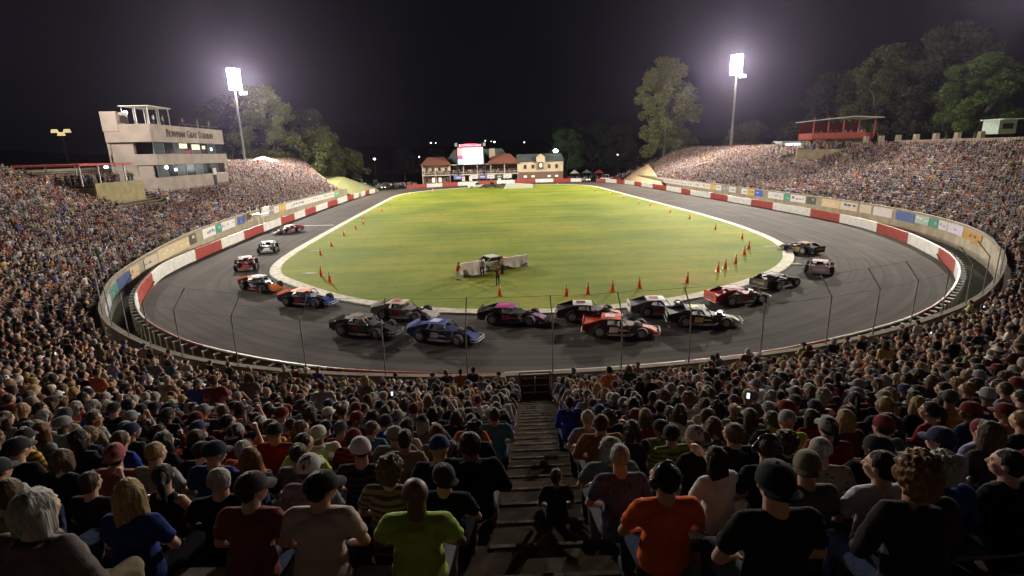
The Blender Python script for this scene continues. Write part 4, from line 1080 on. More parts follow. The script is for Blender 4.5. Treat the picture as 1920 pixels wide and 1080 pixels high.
# ================================================================== race cars (y forward, z up)
m_tyre = m_black; m_rim = mat('wheel_rim', (.35, .34, .32), .3, metal=.8)
m_tube = mat('chassis_tube', (.10, .10, .11), .4, metal=.4); m_int = mat('cockpit_black', (.012, .012, .013), .7)
def paint(c): return mat('car_paint_%d_%d_%d' % tuple(int(x*99) for x in c), c, .62, nscale=1.5, namt=.14, coat=0, spec=.22)
def race_car(loc, rz, body, roof, deck, hood, rear, bumper, trim, label, helmet=(.7, .7, .7), skew=0):
    e = empty('race_car', loc, rz); tag(e, label, 'race car', 'race cars circling the track')
    pb, pr, pd, ph, pe, pt = paint(body), paint(roof), paint(deck), paint(hood), paint(rear), paint(trim)
    mb = MB()                                   # tub: side panels, floor, cowl
    side = [(-2.15, .26), (-2.28, .60), (-2.22, .90), (-1.30, .98), (-.45, .93), (.30, .86), (.44, .74), (.42, .30), (.25, .17), (-.75, .17), (-.86, .62), (-1.1, .78), (-1.6, .76), (-1.78, .50), (-1.80, .30)]
    for s in (-1, 1):
        mb.prism(side, 'x', s*.75, s*.79)
    mb.box((0, -.65, .22), (1.2, 2.2, .04)); mb.box((0, .36, .55), (1.3, .05, .5)); mb.box((0, -2.2, .6), (1.5, .05, .5))
    mb.build('body', pb, e)
    mb = MB(); mb.add([(-.76, -2.2, .91), (.76, -2.2, .91), (.74, -1.0, .985), (-.74, -1.0, .985), (-.76, -2.2, .88), (.76, -2.2, .88), (.74, -1.0, .955), (-.74, -1.0, .955)], [(0, 1, 2, 3), (7, 6, 5, 4), (0, 4, 5, 1), (2, 6, 7, 3), (1, 5, 6, 2), (3, 7, 4, 0)]); mb.build('rear_deck', pd, e)
    mb = MB()                                   # windscreen cowl
    mb.add([(-.75, .02, .91), (.75, .02, .91), (.36, .78, .82), (-.36, .78, .82), (-.75, .02, .87), (.75, .02, .87), (.36, .78, .78), (-.36, .78, .78)], [(0, 1, 2, 3), (7, 6, 5, 4), (0, 4, 5, 1), (2, 6, 7, 3), (1, 5, 6, 2), (3, 7, 4, 0)])
    mb.build('cowl', pb, e)
    mb = MB()
    for s in (-1, 1):                            # sail panels sweeping from the deck up to the roof
        mb.prism([(-2.22, .90), (-2.0, .97), (-1.15, 1.31), (-.72, 1.34), (-.95, .99)], 'x', s*.70, s*.74)
    mb.build('sail_panel', pb, e)
    mb = MB(); n = 6                            # roof, crowned
    for i in range(n+1):
        y = -1.18+1.30*i/n; zc = 1.345-.10*((i/n-.42)**2)*1.3
        for x in (-.62, -.3, 0, .3, .62): mb.v.append((x, y, zc+.035*(1-(x/.62)**2)))
    for i in range(n):
        for k in range(4): mb.f.append((i*5+k, i*5+k+1, i*5+k+6, i*5+k+5)); mb.m.append(0)
    b = len(mb.v); mb.v += [(x, y, z-.03) for x, y, z in mb.v[:b]]
    mb.f += [tuple(q+b for q in f)[::-1] for f in mb.f]; mb.m += [0]*(len(mb.f)-len(mb.m))
    mb.build('roof', pr, e, smooth=True)
    mb = MB()
    for s in (-1, 1):
        mb.tube([(.60*s, .10, 1.33), (.62*s, .42, .86)], .026, 8); mb.tube([(.62*s, -.30, 1.34), (.74*s, -.28, .92)], .022, 8); mb.tube([(.62*s, -1.15, 1.32), (.70*s, -1.25, .96)], .024, 8)
        mb.tube([(.74*s, -.28, .75), (.74*s, .5, .72)], .02, 8)
    mb.tube([(-.6, .10, 1.33), (.6, .10, 1.33)], .02, 8)
    mb.build('roll_cage', m_tube, e)
    mb = MB(); mb.add([(-.60, .12, 1.31), (.60, .12, 1.31), (.66, .60, .90), (-.66, .60, .90)], [(0, 1, 2, 3)]); mb.build('windscreen_mesh', m_glass, e) if False else None
    mb = MB(); mb.box((0, -.55, .55), (1.2, 1.0, .5)); mb.box((0, -.85, .98), (.5, .12, .5)); mb.build('seat', m_int, e)
    # bonnet, engine and nose
    mb = MB(); mb.add([(-.34, 1.36, .44), (.34, 1.36, .44), (.36, 1.82, .38), (-.36, 1.82, .38), (-.30, 1.32, .72), (.30, 1.32, .72), (.30, 1.80, .58), (-.30, 1.80, .58)], [(0, 3, 2, 1), (4, 5, 6, 7), (0, 1, 5, 4), (1, 2, 6, 5), (2, 3, 7, 6), (3, 0, 4, 7)]); mb.build('bonnet', ph, e)
    mb = MB(); mb.disc((0, .98, .90), (0, 0, 1), .17, .14, 18); mb.disc((0, .98, .985), (0, 0, 1), .12, .03, 16); mb.build('air_cleaner', mat('air_cleaner_chrome', (.55, .54, .52), .3, metal=.7), e)
    mb = MB(); mb.box((0, .95, .50), (.46, .75, .36)); mb.box((.2, .95, .72), (.12, .6, .12)); mb.box((-.2, .95, .72), (.12, .6, .12)); mb.disc((0, .98, .78), (0, 0, 1), .09, .2, 10); mb.box((0, .0, .20), (1.0, 3.6, .1))
    for s in (-1, 1): mb.tube([(.35*s, .7, .3), (.35*s, 2.0, .3)], .03, 8); mb.tube([(.3*s, .95, .5), (.5*s, .5, .3), (.62*s, -.6, .22)], .045, 8)
    mb.tube([(-.85, 1.30, .35), (.85, 1.30, .35)], .035, 8); mb.tube([(-.78, -1.25, .36), (.78, -1.25, .36)], .06, 8)
    mb.build('chassis', m_tube, e)
    mb = MB(); mb.add([(-.40, 1.70, .28), (.40, 1.70, .28), (.52, 2.16, .20), (-.52, 2.16, .20), (-.32, 1.72, .62), (.32, 1.72, .62), (.50, 2.14, .40), (-.50, 2.14, .40)], [(0, 3, 2, 1), (4, 5, 6, 7), (0, 1, 5, 4), (1, 2, 6, 5), (2, 3, 7, 6), (3, 0, 4, 7)]); mb.build('nose', ph, e)
    mb = MB()
    for z in (.26, .46): mb.tube([(-.62, 1.9, z), (-.62, 2.22, z), (-.45, 2.32, z), (.45, 2.32, z), (.62, 2.22, z), (.62, 1.9, z)], .028, 8)
    for x in (-.45, .45): mb.tube([(x, 2.32, .26), (x, 2.32, .46)], .024, 8)
    mb.build('front_bumper', paint(bumper), e)
    mb = MB(); mb.prism([(-.80, .42), (.80, .42), (.80, 1.02), (.62, 1.10), (-.62, 1.10), (-.80, 1.02)], 'y', -2.32, -2.285); mb.build('rear_panel', pe, e)
    mb = MB()
    for z in (.36,): mb.tube([(-.84, -2.1, z), (-.84, -2.36, z), (.84, -2.36, z), (.84, -2.1, z)], .032, 8)
    mb.build('rear_bumper', paint(bumper), e)
    for s in (-1, 1):
        mb = MB(); mb.tube([(.83*s, -.85, .32), (1.0*s, -.7, .32), (1.02*s, .55, .32), (.83*s, .72, .32)], .028, 8); mb.tube([(.83*s, -.85, .22), (1.0*s, -.7, .22), (1.02*s, .55, .22), (.83*s, .72, .22)], .022, 8); mb.build('side_rail', paint(bumper), e)
        mb = MB()                               # number patch and stripe, unreadable at speed
        x = .796*s
        mb.add([(x, -.70, .36), (x, -.16, .36), (x, -.12, .74), (x, -.64, .78)], [(0, 1, 2, 3)]); mb.add([(x, -.1, .50), (x, .36, .50), (x, .36, .60), (x, -.1, .62)], [(0, 1, 2, 3)])
        mb.build('door_graphic', pt, e)
    mb = MB(); mb.add([(-.34, -.95, 1.385), (.34, -.95, 1.385), (.30, -.35, 1.392), (-.30, -.35, 1.392)], [(0, 1, 2, 3)])
    mb.build('roof_graphic', pt, e)
    mb = MB(); mb.add([(-.5, -2.326, .62), (.5, -2.326, .62), (.56, -2.326, .88), (-.44, -2.326, .90)], [(0, 1, 2, 3)]); mb.build('rear_graphic', pt, e)
    for x, y, r_, w_ in ((-.92, 1.30, .36, .30), (.92, 1.30, .36, .30), (-.86, -1.30, .41, .40), (.86, -1.30, .41, .40)):
        if abs(x) > .9 or True:
            sx_ = 1 if x > 0 else -1
            wl = empty('wheel', (x+(.12*sx_ if y < 0 else 0), y, r_)); wl.parent = e
            wl.rotation_euler = (0, 0, R(-14) if y > 0 else 0)
            mb = MB(); mb.tube([(-w_/2, 0, 0), (-w_/2*.86, 0, 0), (0, 0, 0), (w_/2*.86, 0, 0), (w_/2, 0, 0)], [r_*.88, r_*.98, r_, r_*.98, r_*.88], 26); mb.build('tyre', m_tyre, wl, smooth=False)
            mb = MB(); mb.disc((0, 0, 0), (1, 0, 0), r_*.60, w_*1.03, 20); mb.disc((0, 0, 0), (1, 0, 0), r_*.22, w_*1.1, 12); mb.build('rim', m_rim, wl)
    for ch in e.children:                      # low and wide bodywork on full height wheels
        if not ch.name.startswith('wheel'): ch.scale = (1.04, 1.05, .85)
    return e
SKD = (.02, .02, .022)
CARS = [  # rear (x,y), front (x,y), body, roof, deck, bonnet, rear, bumper, trim, helmet, label
 ((-9.3, 34.9), (-5.2, 33.1), SKD, (.02, .018, .02), SKD, (.03, .03, .035), (.05, .04, .03), (.45, .43, .40), (.12, .02, .02), (.75, .12, .01), 'black open-wheel race car, driver in an orange helmet, last of the near pair'),
 ((-7.2, 38.1), (-3.0, 36.4), (.30, .27, .25), (.62, .50, .40), (.34, .32, .30), (.55, .50, .48), (.34, .30, .28), (.7, .7, .7), (.42, .05, .03), (.5, .5, .5), 'silver race car with a white and orange roof beside the inner kerb'),
 ((-4.1, 33.1), (.2, 31.0), (.015, .03, .13), (.02, .05, .30), (.03, .05, .22), (.025, .05, .26), (.20, .22, .45), (.72, .72, .74), (.55, .55, .65), (.6, .6, .6), 'royal blue race car with white front bumper on the outer lane'),
 ((.5, 35.7), (4.8, 34.4), SKD, (.36, .05, .28), SKD, (.30, .05, .24), (.03, .02, .03), (.05, .05, .05), (.62, .08, .22), (.1, .1, .1), 'black race car with magenta roof and pink tail lights'),
 ((5.9, 35.3), (10.2, 34.6), (.06, .012, .014), (.66, .62, .60), (.03, .02, .02), (.40, .10, .06), (.30, .24, .22), (.3, .3, .3), (.10, .02, .02), (.1, .1, .1), 'dark maroon race car with a white roof by the inner kerb'),
 ((7.1, 32.1), (11.4, 30.9), (.10, .01, .008), (.72, .06, .015), (.66, .05, .012), (.62, .05, .015), (.64, .05, .02), (.68, .66, .64), (.70, .68, .66), (.05, .05, .3), 'bright red race car with white edged tail on the outer lane'),
 ((11.3, 35.6), (15.5, 35.0), (.16, .16, .19), (.66, .64, .62), (.14, .14, .16), (.30, .30, .33), (.70, .68, .68), (.6, .6, .6), (.36, .03, .05), (.06, .04, .6), 'grey race car with white roof and white tail panel'),
 ((13.1, 33.2), (17.4, 32.2), (.02, .02, .02), (.05, .06, .03), (.03, .03, .03), (.5, .52, .40), (.03, .03, .035), (.6, .6, .6), (.65, .68, .30), (.65, .66, .6), 'black race car with white striped tail and pale yellow marks'),
 ((18.0, 37.1), (22.2, 37.6), (.22, .012, .02), (.40, .02, .03), (.40, .02, .03), (.30, .02, .03), (.78, .07, .03), (.74, .74, .74), (.12, .14, .2), (.8, .78, .75), 'red race car with a wide orange red tail panel and white rails'),
 ((23.4, 40.3), (27.4, 42.2), SKD, (.03, .03, .04), SKD, (.03, .03, .03), (.10, .085, .06), (.5, .48, .44), (.34, .30, .22), (.5, .5, .5), 'black race car with an oval beige mark on its tail'),
 ((31.0, 44.0), (33.6, 47.6), (.30, .20, .22), (.55, .42, .44), (.42, .30, .32), (.3, .2, .22), (.40, .28, .30), (.3, .3, .3), (.6, .5, .5), (.3, .05, .05), 'pale pink race car just leaving the tightest bend'),
 ((36.9, 53.0), (35.6, 57.2), SKD, (.30, .07, .03), (.03, .02, .02), (.05, .05, .05), (.05, .03, .03), (.4, .4, .4), (.45, .30, .06), (.5, .5, .1), 'black race car with rust orange roof, leader on the inside kerb'),
 ((-15.4, 42.9), (-11.4, 41.2), (.03, .05, .20), (.80, .20, .015), (.78, .18, .02), (.03, .05, .26), (.75, .16, .02), (.7, .7, .74), (.55, .10, .05), (.4, .1, .1), 'orange roofed race car with blue nose and white side rails'),
 ((-20.9, 49.0), (-17.4, 46.4), (.02, .02, .025), (.03, .03, .035), (.72, .15, .02), (.70, .14, .02), (.72, .16, .02), (.55, .2, .1), (.7, .7, .7), (.7, .7, .7), 'black and orange race car with white roof marks'),
 ((-25.2, 59.6), (-23.8, 55.6), (.28, .02, .025), (.30, .025, .03), (.62, .58, .56), (.34, .03, .04), (.6, .56, .55), (.66, .64, .62), (.66, .64, .62), (.4, .4, .4), 'maroon and white race car driving out of the bend head on'),
 ((-26.6, 70.3), (-25.5, 66.2), (.68, .68, .68), (.74, .73, .72), (.70, .70, .70), (.72, .71, .70), (.7, .7, .7), (.7, .7, .7), (.05, .05, .06), (.03, .03, .03), 'all white race car with black numbers'),
 ((-27.6, 86.4), (-30.3, 83.0), (.14, .02, .03), (.16, .03, .04), (.05, .03, .04), (.06, .03, .05), (.5, .1, .1), (.5, .4, .45), (.6, .35, .4), (.7, .7, .7), 'dark red race car farthest back near the red wall'),
]
for rr, ff, b_, ro, dk, hd_, re, bu, tr, he, lab in CARS:
    d = Vector((ff[0]-rr[0], ff[1]-rr[1])); c = ((rr[0]+ff[0])/2, (rr[1]+ff[1])/2, .015)
    rz = math.atan2(d.y, d.x)-math.pi/2
    race_car(c, rz, b_, ro, dk, hd_, re, bu, tr, lab, he)
    # driver: sits in the car, so a thing of its own
    off = Matrix.Rotation(rz, 3, 'Z') @ Vector((-.22, -.12, -.20))
    de = person((c[0]+off.x, c[1]+off.y, c[2]+off.z), rz, 'lap_a', SKINS[0], tuple(v*.5+.02 for v in b_), (.04, .04, .05), top='hoodie', sc=(.88, .88, .88), label='driver strapped inside the '+' '.join(lab.split()[:6]).rstrip(',').replace('race car', 'car'), cat='driver')
    mb = MB(); mb.ell((0, -.0, .01), (.125, .145, .145), 18, 12); mb.box((0, .13, .0), (.15, .03, .06)); hm_ = mb.build('helmet', [m_cap], de, smooth=True); hm_.matrix_local = Matrix.Translation(POSES['lap_a']['head']); hm_.color = (*he, 1)

# ------------------------------------------------------------------ traffic cones
m_orange = mat('cone_orange', (.90, .15, .03), .5, namt=.06); m_refl = mat('cone_collar', (.80, .70, .60), .4, namt=.05)
CONES = [(-19.0, 79.0), (-18.8, 86.2), (-18.7, 92.1), (-20.4, 100.1), (-18.8, 112.6), (-18.8, 124.0), (-18.3, 63.7), (-18.5, 69.7), (-15.1, 51.9), (-13.5, 49.0), (2.0, 41.7), (7.4, 40.8), (9.2, 41.0), (11.4, 41.5), (13.9, 42.2), (18.5, 43.3), (23.0, 46.9), (24.3, 48.1), (26.4, 50.2), (29.4, 54.2), (31.6, 57.4), (34.3, 64.1), (34.8, 72.7), (36.1, 85.0), (36.4, 94.6), (36.7, 106.5), (35.9, 111.5), (36.9, 126.3), (36.2, 136.6), (-18.5, 140), (-17.6, 156), (35.8, 152), (35.4, 168), (-12, 170), (30, 183.5), (20, 185)]
cone0 = None
for i, (x, y) in enumerate(CONES):
    if cone0 is None:
        c = empty('traffic_cone', (x, y, .065))
        mb = MB(); mb.box((0, 0, .02), (.40, .40, .04)); kb = mb.build('base', m_orange, c)
        mb = MB(); mb.tube([(0, 0, .04), (0, 0, .5), (0, 0, .62), (0, 0, .98), (0, 0, 1.02)], [.16, .12, .10, .05, .03], 16); mb.build('cone_body', m_orange, c, smooth=True)
        mb = MB(); mb.tube([(0, 0, .66), (0, 0, .84)], [.108, .083], 16, cap=False); mb.tube([(0, 0, .90), (0, 0, .96)], [.076, .068], 16, cap=False); mb.build('collar', m_refl, c, smooth=True)
        cone0 = c
    else:
        c = cone0.copy(); COL.objects.link(c); c.location = (x, y, .065)
        for ch in cone0.children:
            k = ch.copy(); COL.objects.link(k); k.parent = c
    rc = random.Random(i); c.rotation_euler = (rc.uniform(-.02, .02), rc.uniform(-.02, .02), rc.uniform(0, 3))
    k_ = .82 if y > 60 else 1.0; c.scale = (k_, k_, k_)
    tag(c, 'orange safety cone with pale collar standing on the grass inside the kerb', 'traffic cone', 'orange cones lining the infield')

# ------------------------------------------------------------------ on the infield: covered barriers, a car and four crew
m_cloth_w = mat('white_tarp', (.74, .64, .60), .8, nscale=2, namt=.12, bump=.3, bscale=5)
def barrier(a, b, h, lab, sag):
    c = ((a[0]+b[0])/2, (a[1]+b[1])/2); rz = math.atan2(b[1]-a[1], b[0]-a[0]); L_ = math.dist(a, b)
    e = empty('covered_barrier', (c[0], c[1], .06), rz); tag(e, lab, 'barrier')
    mb = MB(); n = 14
    for i in range(n+1):
        x = -L_/2+L_*i/n; w = .015*math.sin(i*1.7)+.015*math.sin(i*.9)
        hem = .10+sag*(.5+.5*math.sin(i*.55+1))**2
        mb.v += [(x, -.34+w, hem), (x, -.20+w*.5, h*.62), (x, -.10, h+.02*math.sin(i)), (x, .10, h+.02*math.sin(i)), (x, .30-w, hem)]
    for i in range(n):
        for k in range(4): mb.f.append((i*5+k, i*5+k+1, i*5+k+6, i*5+k+5)); mb.m.append(0)
    mb.f += [(0, 1, 2, 3, 4), tuple(n*5+k for k in (4, 3, 2, 1, 0))]; mb.m += [0, 0]
    mb.build('cover', m_cloth_w, e, smooth=False)
    mb = MB(); mb.prism([(-.28, 0), (.28, 0), (.26, .10), (.12, .28), (.09, h-.05), (-.09, h-.05), (-.12, .28), (-.26, .10)], 'x', -L_/2+.05, L_/2-.05); mb.build('concrete_core', m_conc, e)
barrier((-1.2, 48.9), (1.0, 50.4), 1.35, 'long barrier under a white cover, with a crew member bending at its end', .2)
barrier((2.9, 51.6), (5.5, 53.0), 1.20, 'shorter barrier under a pinkish white cover, clear of the parked car', .35)
# the parked white car behind them
def stock_car(loc, rz, c, label, name='parked_car', cat='car', group=None, hgt=1.35, L_=4.6, boxy=False, lights=False):
    e = empty(name, loc, rz); tag(e, label, cat, group)
    k = L_/4.6
    prof = [(-2.3, .30), (-2.3, .78), (-2.15, .90), (-1.35, .96), (-.75, hgt-.02), (.35, hgt), (1.05, .98), (2.1, .84), (2.3, .66), (2.32, .30)] if not boxy else [(-2.3, .35), (-2.3, 1.0), (-.3, 1.02), (-.25, hgt+.35), (.75, hgt+.38), (1.15, 1.12), (2.15, 1.02), (2.3, .8), (2.32, .35)]
    prof = [(a*k, b) for a, b in prof]
    mb = MB(); low = [(a, min(b, .98 if not boxy else 1.05)) for a, b in prof]; mb.prism(low, 'x', -.88, .88)
    bd = mb.build('body', paint(c), e); bv = bd.modifiers.new('b', 'BEVEL'); bv.width = .06; bv.segments = 2
    mb = MB()
    g = [(-1.32*k, .96), (-.75*k, hgt-.05), (.35*k, hgt-.03), (1.0*k, .97)] if not boxy else [(-.26*k, 1.0), (-.22*k, hgt+.28), (.73*k, hgt+.31), (1.12*k, 1.1)]
    mb.prism(g, 'x', -.76, .76); mb.build('windows', m_glass, e)
    mb = MB(); yy = ((g[1][0]), (g[2][0])); zz = g[1][1]
    mb.box(((0), (yy[0]+yy[1])/2, zz+.05), (1.5, yy[1]-yy[0]+.1, .05)); 
    for s in (-1, 1):
        for a_, b_2 in ((g[0], g[1]), (g[2], g[3])): mb.tube([(.77*s, a_[0], a_[1]), (.75*s, b_2[0], b_2[1])], .04, 6)
    mb.build('roof', paint(c), e)
    for x in (-.82, .82):
        for y in (-1.35*k, 1.4*k):
            wl = empty('wheel', (x, y, .33)); wl.parent = e
            mb = MB(); mb.disc((0, 0, 0), (1, 0, 0), .33, .24, 20); mb.build('tyre', m_tyre, wl); mb = MB(); mb.disc((0, 0, 0), (1, 0, 0), .2, .26, 14); mb.build('rim', m_rim, wl)
    for s in (-1, 1):
        mb = MB(); mb.box((.62*s, 2.32*k, .68), (.3, .04, .14)); mb.build('headlight', mat('headlight_lit', (.9, .9, .85), .2, emit=(1, .95, .85), est=9) if lights else mat('headlight_off', (.6, .6, .58), .2), e)
    return e
stock_car((2.0, 52.2, .06), R(-62), (.62, .60, .52), 'white car parked behind the covered barriers on the grass')
def crew(loc, rz, key, top, tr, lab, hair='short', **k):
    return person((loc[0], loc[1], .06), rz, key, SKINS[0], top, tr, hair, (.02, .014, .01), label=lab, **k)
crew((-1.55, 47.9), R(-50), 'stand_l', (.55, .10, .05), (.60, .55, .50), 'person in orange top and white trousers bending at the barrier end')
crew((.75, 49.3), R(170), 'stand_a', (.58, .42, .44), (.02, .02, .03), 'person in white and pink shirt standing before the long barrier')
crew((2.75, 49.9), R(110), 'stand_f', (.52, .20, .20), (.03, .035, .07), 'person in pale red shirt between the two barriers')
crew((2.05, 45.4), R(20), 'stand_l', (.35, .05, .05), (.03, .04, .05), 'person in dark red vest walking towards the nearest cone')
for (x, y), lab in (((-1.7, 47.2), 'white equipment bag'),):
    pass

# far infield: service trucks and a wedge shaped cover
stock_car((1.8, 180.5, .06), R(-80), (.70, .70, .70), 'white pickup truck at the far edge of the grass', 'pickup_truck', 'truck', None, 1.5, 5.4, True)
stock_car((6.6, 179.2, .06), R(-80), (.05, .055, .06), 'dark tow truck next to the white pickup', 'tow_truck', 'truck', None, 1.5, 5.4, True)
stock_car((10.8, 178.6, .06), R(-95), (.10, .11, .12), 'small dark grey car beside the tow truck', 'parked_car', 'car', None, 1.3, 4.4)
mb = MB(); mb.prism([(-4.6, 0), (4.9, 0), (4.9, 1.25), (-2.6, 1.75), (-3.6, 1.6)], 'y', -.5, .5); o = mb.build('covered_wall', mat('bright_white_sheet', (.78, .80, .72), .7), None); o.location = (15.2, 172.5, .06); o.rotation_euler = (0, 0, R(3)); tag(o, 'long bright white wedge shaped barrier on the far grass', 'barrier')
# ================================================================== press box tower over the stand
m_pb = mat('press_box_concrete', (.30, .25, .215), .85, nscale=.5, namt=.12, bump=.2, bscale=6)
m_pbroof = mat('pale_canopy', (.50, .49, .45), .6)
pb = empty('press_box', (-50.6, 91.3, 0)); tag(pb, 'pale concrete press box tower with two window bands rising out of the stand', 'building')
XF, XB, Y0, Y1 = 0, -6.8, 0, 25.0      # local: front x=0 (faces the track, +x), back x=-6.8, near end y=0
def pbx(name, c, d, m=None, **k):
    mb = MB(); mb.box(c, d, **k); return mb.build(name, m or m_pb, pb)
pbx('base_wall', (-3.2, 12.6, 5.7), (6.4, 25.6, 6.2))                       # lower block z 2.6..8.8
pbx('floor_band', (-3.0, 12.55, 11.65), (7.0, 25.1, 1.75))
pbx('sign_band', (-3.2, 12.5, 15.8), (7.0, 25.4, 2.75))
pbx('rear_wall', (-6.5, 12.5, 12.4), (.5, 25.0, 8.0))
mb = MB(); mb.box((-4.8, .35, 12.7), (3.9, .6, 8.2)); mb.box((-5.6, .02, 17.6), (2.4, .55, 3.0)); mb.box((-6.2, 1.6, 18.1), (1.6, 3.0, 1.9)); mb.build('end_wall', m_pb, pb)
mb = MB(); mb.box((-1.8, .25, 9.7), (2.6, .3, 1.9)); mb.build('stair_landing', m_pb, pb)
m_pbint = mat('press_box_interior', (.05, .06, .06), .8)
for nm, z0_, z1_ in (('upper', 12.53, 14.42), ('lower', 8.8, 10.77)):
    mb = MB(); mb.box((-3.6, 12.6, (z0_+z1_)/2), (.1, 24.0, z1_-z0_)); mb.build('rear_partition', m_pbint, pb)
    for k in range(8):
        y = .9+k*3.05
        mb = MB(); mb.box((-.35, y+1.5, (z0_+z1_)/2), (.03, 2.9, z1_-z0_-.1)); mb.build('window_pane', m_glass if k % 2 else mat('grey_glass', (.05, .07, .075), .15, spec=.8), pb)
        mb = MB(); mb.box((-.33, y, (z0_+z1_)/2), (.10, .09, z1_-z0_)); mb.build('mullion', m_steel, pb)
m_lit = mat('lit_room_yellow', (.8, .75, .5), .5, emit=(1, .92, .55), est=.75); m_litb = mat('lit_screen_blue', (.3, .4, .9), .5, emit=(.45, .6, 1), est=3.2); m_litw = mat('lit_lamp_white', (1, 1, 1), .4, emit=(.85, .88, 1), est=9)
for c, d, m, nm in (((-.30, 10.2, 13.9), (.03, 2.6, .8), m_lit, 'lit_window'), ((-.30, 14.6, 13.75), (.03, 2.9, .9), m_lit, 'lit_window'), ((-.30, 17.6, 13.7), (.03, 1.2, .6), m_lit, 'lit_window'), ((-.28, 20.6, 13.4), (.03, .8, .6), m_litb, 'lit_screen'), ((-.28, 6.4, 9.9), (.03, .9, .5), m_litb, 'lit_screen')):
    mb = MB(); mb.box(c, d); mb.build(nm, m, pb)
mb = MB(); mb.ell((-.25, 3.6, 10.35), (.12, .45, .28), 12, 8); mb.build('wall_lamp', m_litw, pb)
# rooftop shelter
mb = MB(); mb.box((-2.3, 4.3, 20.0), (4.6, 6.6, .14)); mb.build('canopy_roof', m_pbroof, pb)
for x in (-4.3, -2.3, -.4):
    for y in (1.3, 4.3, 7.3): mb = MB(); mb.box((x, y, 18.6), (.12, .12, 2.9)); mb.build('canopy_post', m_pbroof, pb)
mb = MB(); mb.box((-4.0, .9, 18.2), (1.3, .06, 1.7)); mb.build('rooftop_screen', mat('rooftop_screen_grey', (.25, .24, .24), .5), pb)
mb = MB(); mb.ell((-3.9, 1.5, 19.0), (.32, .25, .32), 12, 8); mb.build('rooftop_lamp', m_litw, pb)
mb = MB(); mb.tube([(-.25, 10.0, 17.7), (-.25, 24.7, 17.7)], .03, 6); 
for k in range(8): mb.tube([(-.25, 10+k*2.1, 17.1), (-.25, 10+k*2.1, 17.7)], .025, 6)
mb.build('roof_rail', m_steel, pb)
# the stadium's name in raised letters: capitals larger than the rest
yy = 3.0
m_let = mat('letter_bronze', (.075, .05, .045), .6)
mbw = None
def letters(txt, size, y, z):
    me = text_mesh(txt, size, .05, 'name_letters'); me.materials.append(m_let)
    o = ob('name_letters', me, pb); o.location = (.36, y, z); o.rotation_euler = (R(90), 0, R(90)); return o
cur = 0; made = []
for word in (('B', 'OWMAN'), ('G', 'RAY'), ('S', 'TADIUM')):
    for part_, sz, dz in ((word[0], 1.85, .06), (word[1], 1.45, -.06)):
        o = letters(part_, sz, 0, 15.8+dz); bpy.context.view_layer.update(); w1 = o.dimensions.x
        made.append((o, cur+w1/2)); cur += w1+.16
    cur += .75
k_ = 17.0/cur
for o, c in made: o.location.y = 4.3+c*k_; o.scale.x = k_
# plinth slot and dark door
pbx('door', (.06, 19.6, 6.8), (.08, 1.3, 3.4), m_int)
pbx('notice_panel', (.1, 19.6, 9.2), (.1, 1.5, 1.2), m_pbroof)
# people inside and on the roof (small)
for k in range(11):
    y = 1.5+k*2.1+RNG.uniform(-.4, .4); up = k % 2
    person((-50.6-1.2, 91.3+y, 12.53 if up else 8.85), R(-90), RNG.choice(['stand_a', 'stand_l', 'stand_f']), RNG.choice(SKINS), pick(SHIRTS)[0], RNG.choice(TROUS), 'short', HAIRC[k % 5][0], label='person standing behind the press box windows', group='people behind the press box windows')
for k, (y, c, n) in enumerate(((3.5, (.6, .58, .56), 'white'), (6.2, (.35, .33, .33), 'grey'), (12.5, (.2, .1, .1), 'maroon'), (18.0, (.3, .25, .2), 'tan'), (22.5, (.35, .2, .15), 'rust'))):
    person((-50.6-.9, 91.3+y, 17.17), R(-90), 'stand_a' if k % 2 else 'stand_f', SKINS[k], c, TROUS[k % 6], 'short', HAIRC[k][0], label=f'person in {n} shirt standing on the press box roof', group='people on the press box roof')

# deck with a red canopy next to the press box
cd_ = empty('canopy_deck', (-53.6, 80.4, 0)); tag(cd_, 'tan walled viewing deck under a flat red canopy beside the press box', 'deck')
mb = MB(); mb.box((3.6, 0.2, 6.9), (.3, 10.6, 3.6)); mb.box((0, -5.0, 6.6), (7.2, .3, 3.4)); mb.build('deck_wall', mat('deck_wall_tan', (.30, .25, .13), .85, nscale=.8), cd_)
mb = MB(); mb.box((0, 0, 8.3), (7.2, 10.4, .2)); mb.build('deck_floor', m_step, cd_)
mb = MB(); mb.box((-1.0, -.8, 11.15), (8.2, 11.0, .28)); mb.build('canopy_roof', mat('canopy_red', (.42, .05, .045), .6), cd_)
for x in (-4.4, 2.4):
    for y in (-5.4, -1.8, 3.8): mb = MB(); mb.box((x, y, 9.7), (.14, .14, 2.7)); mb.build('canopy_post', m_white, cd_)
mb = MB(); mb.ell((1.6, 1.2, 10.75), (.3, .3, .18), 12, 6); mb.build('canopy_lamp', m_litw, cd_)
dk = []
for i in range(46):
    x = -53.6+RNG.uniform(-3, 3.1); y = 80.4+RNG.uniform(-4.6, 5); dk.append((RNG.choice(LOD2S)[0], x, y, 8.4 if i % 3 else 8.0, R(-90)+RNG.uniform(-.5, .5), (1, 1, RNG.uniform(.88, 1)), palette(RNG, True)))
build_crowd('deck_crowd', dk, 'standing spectators packed on the deck under the red canopy')

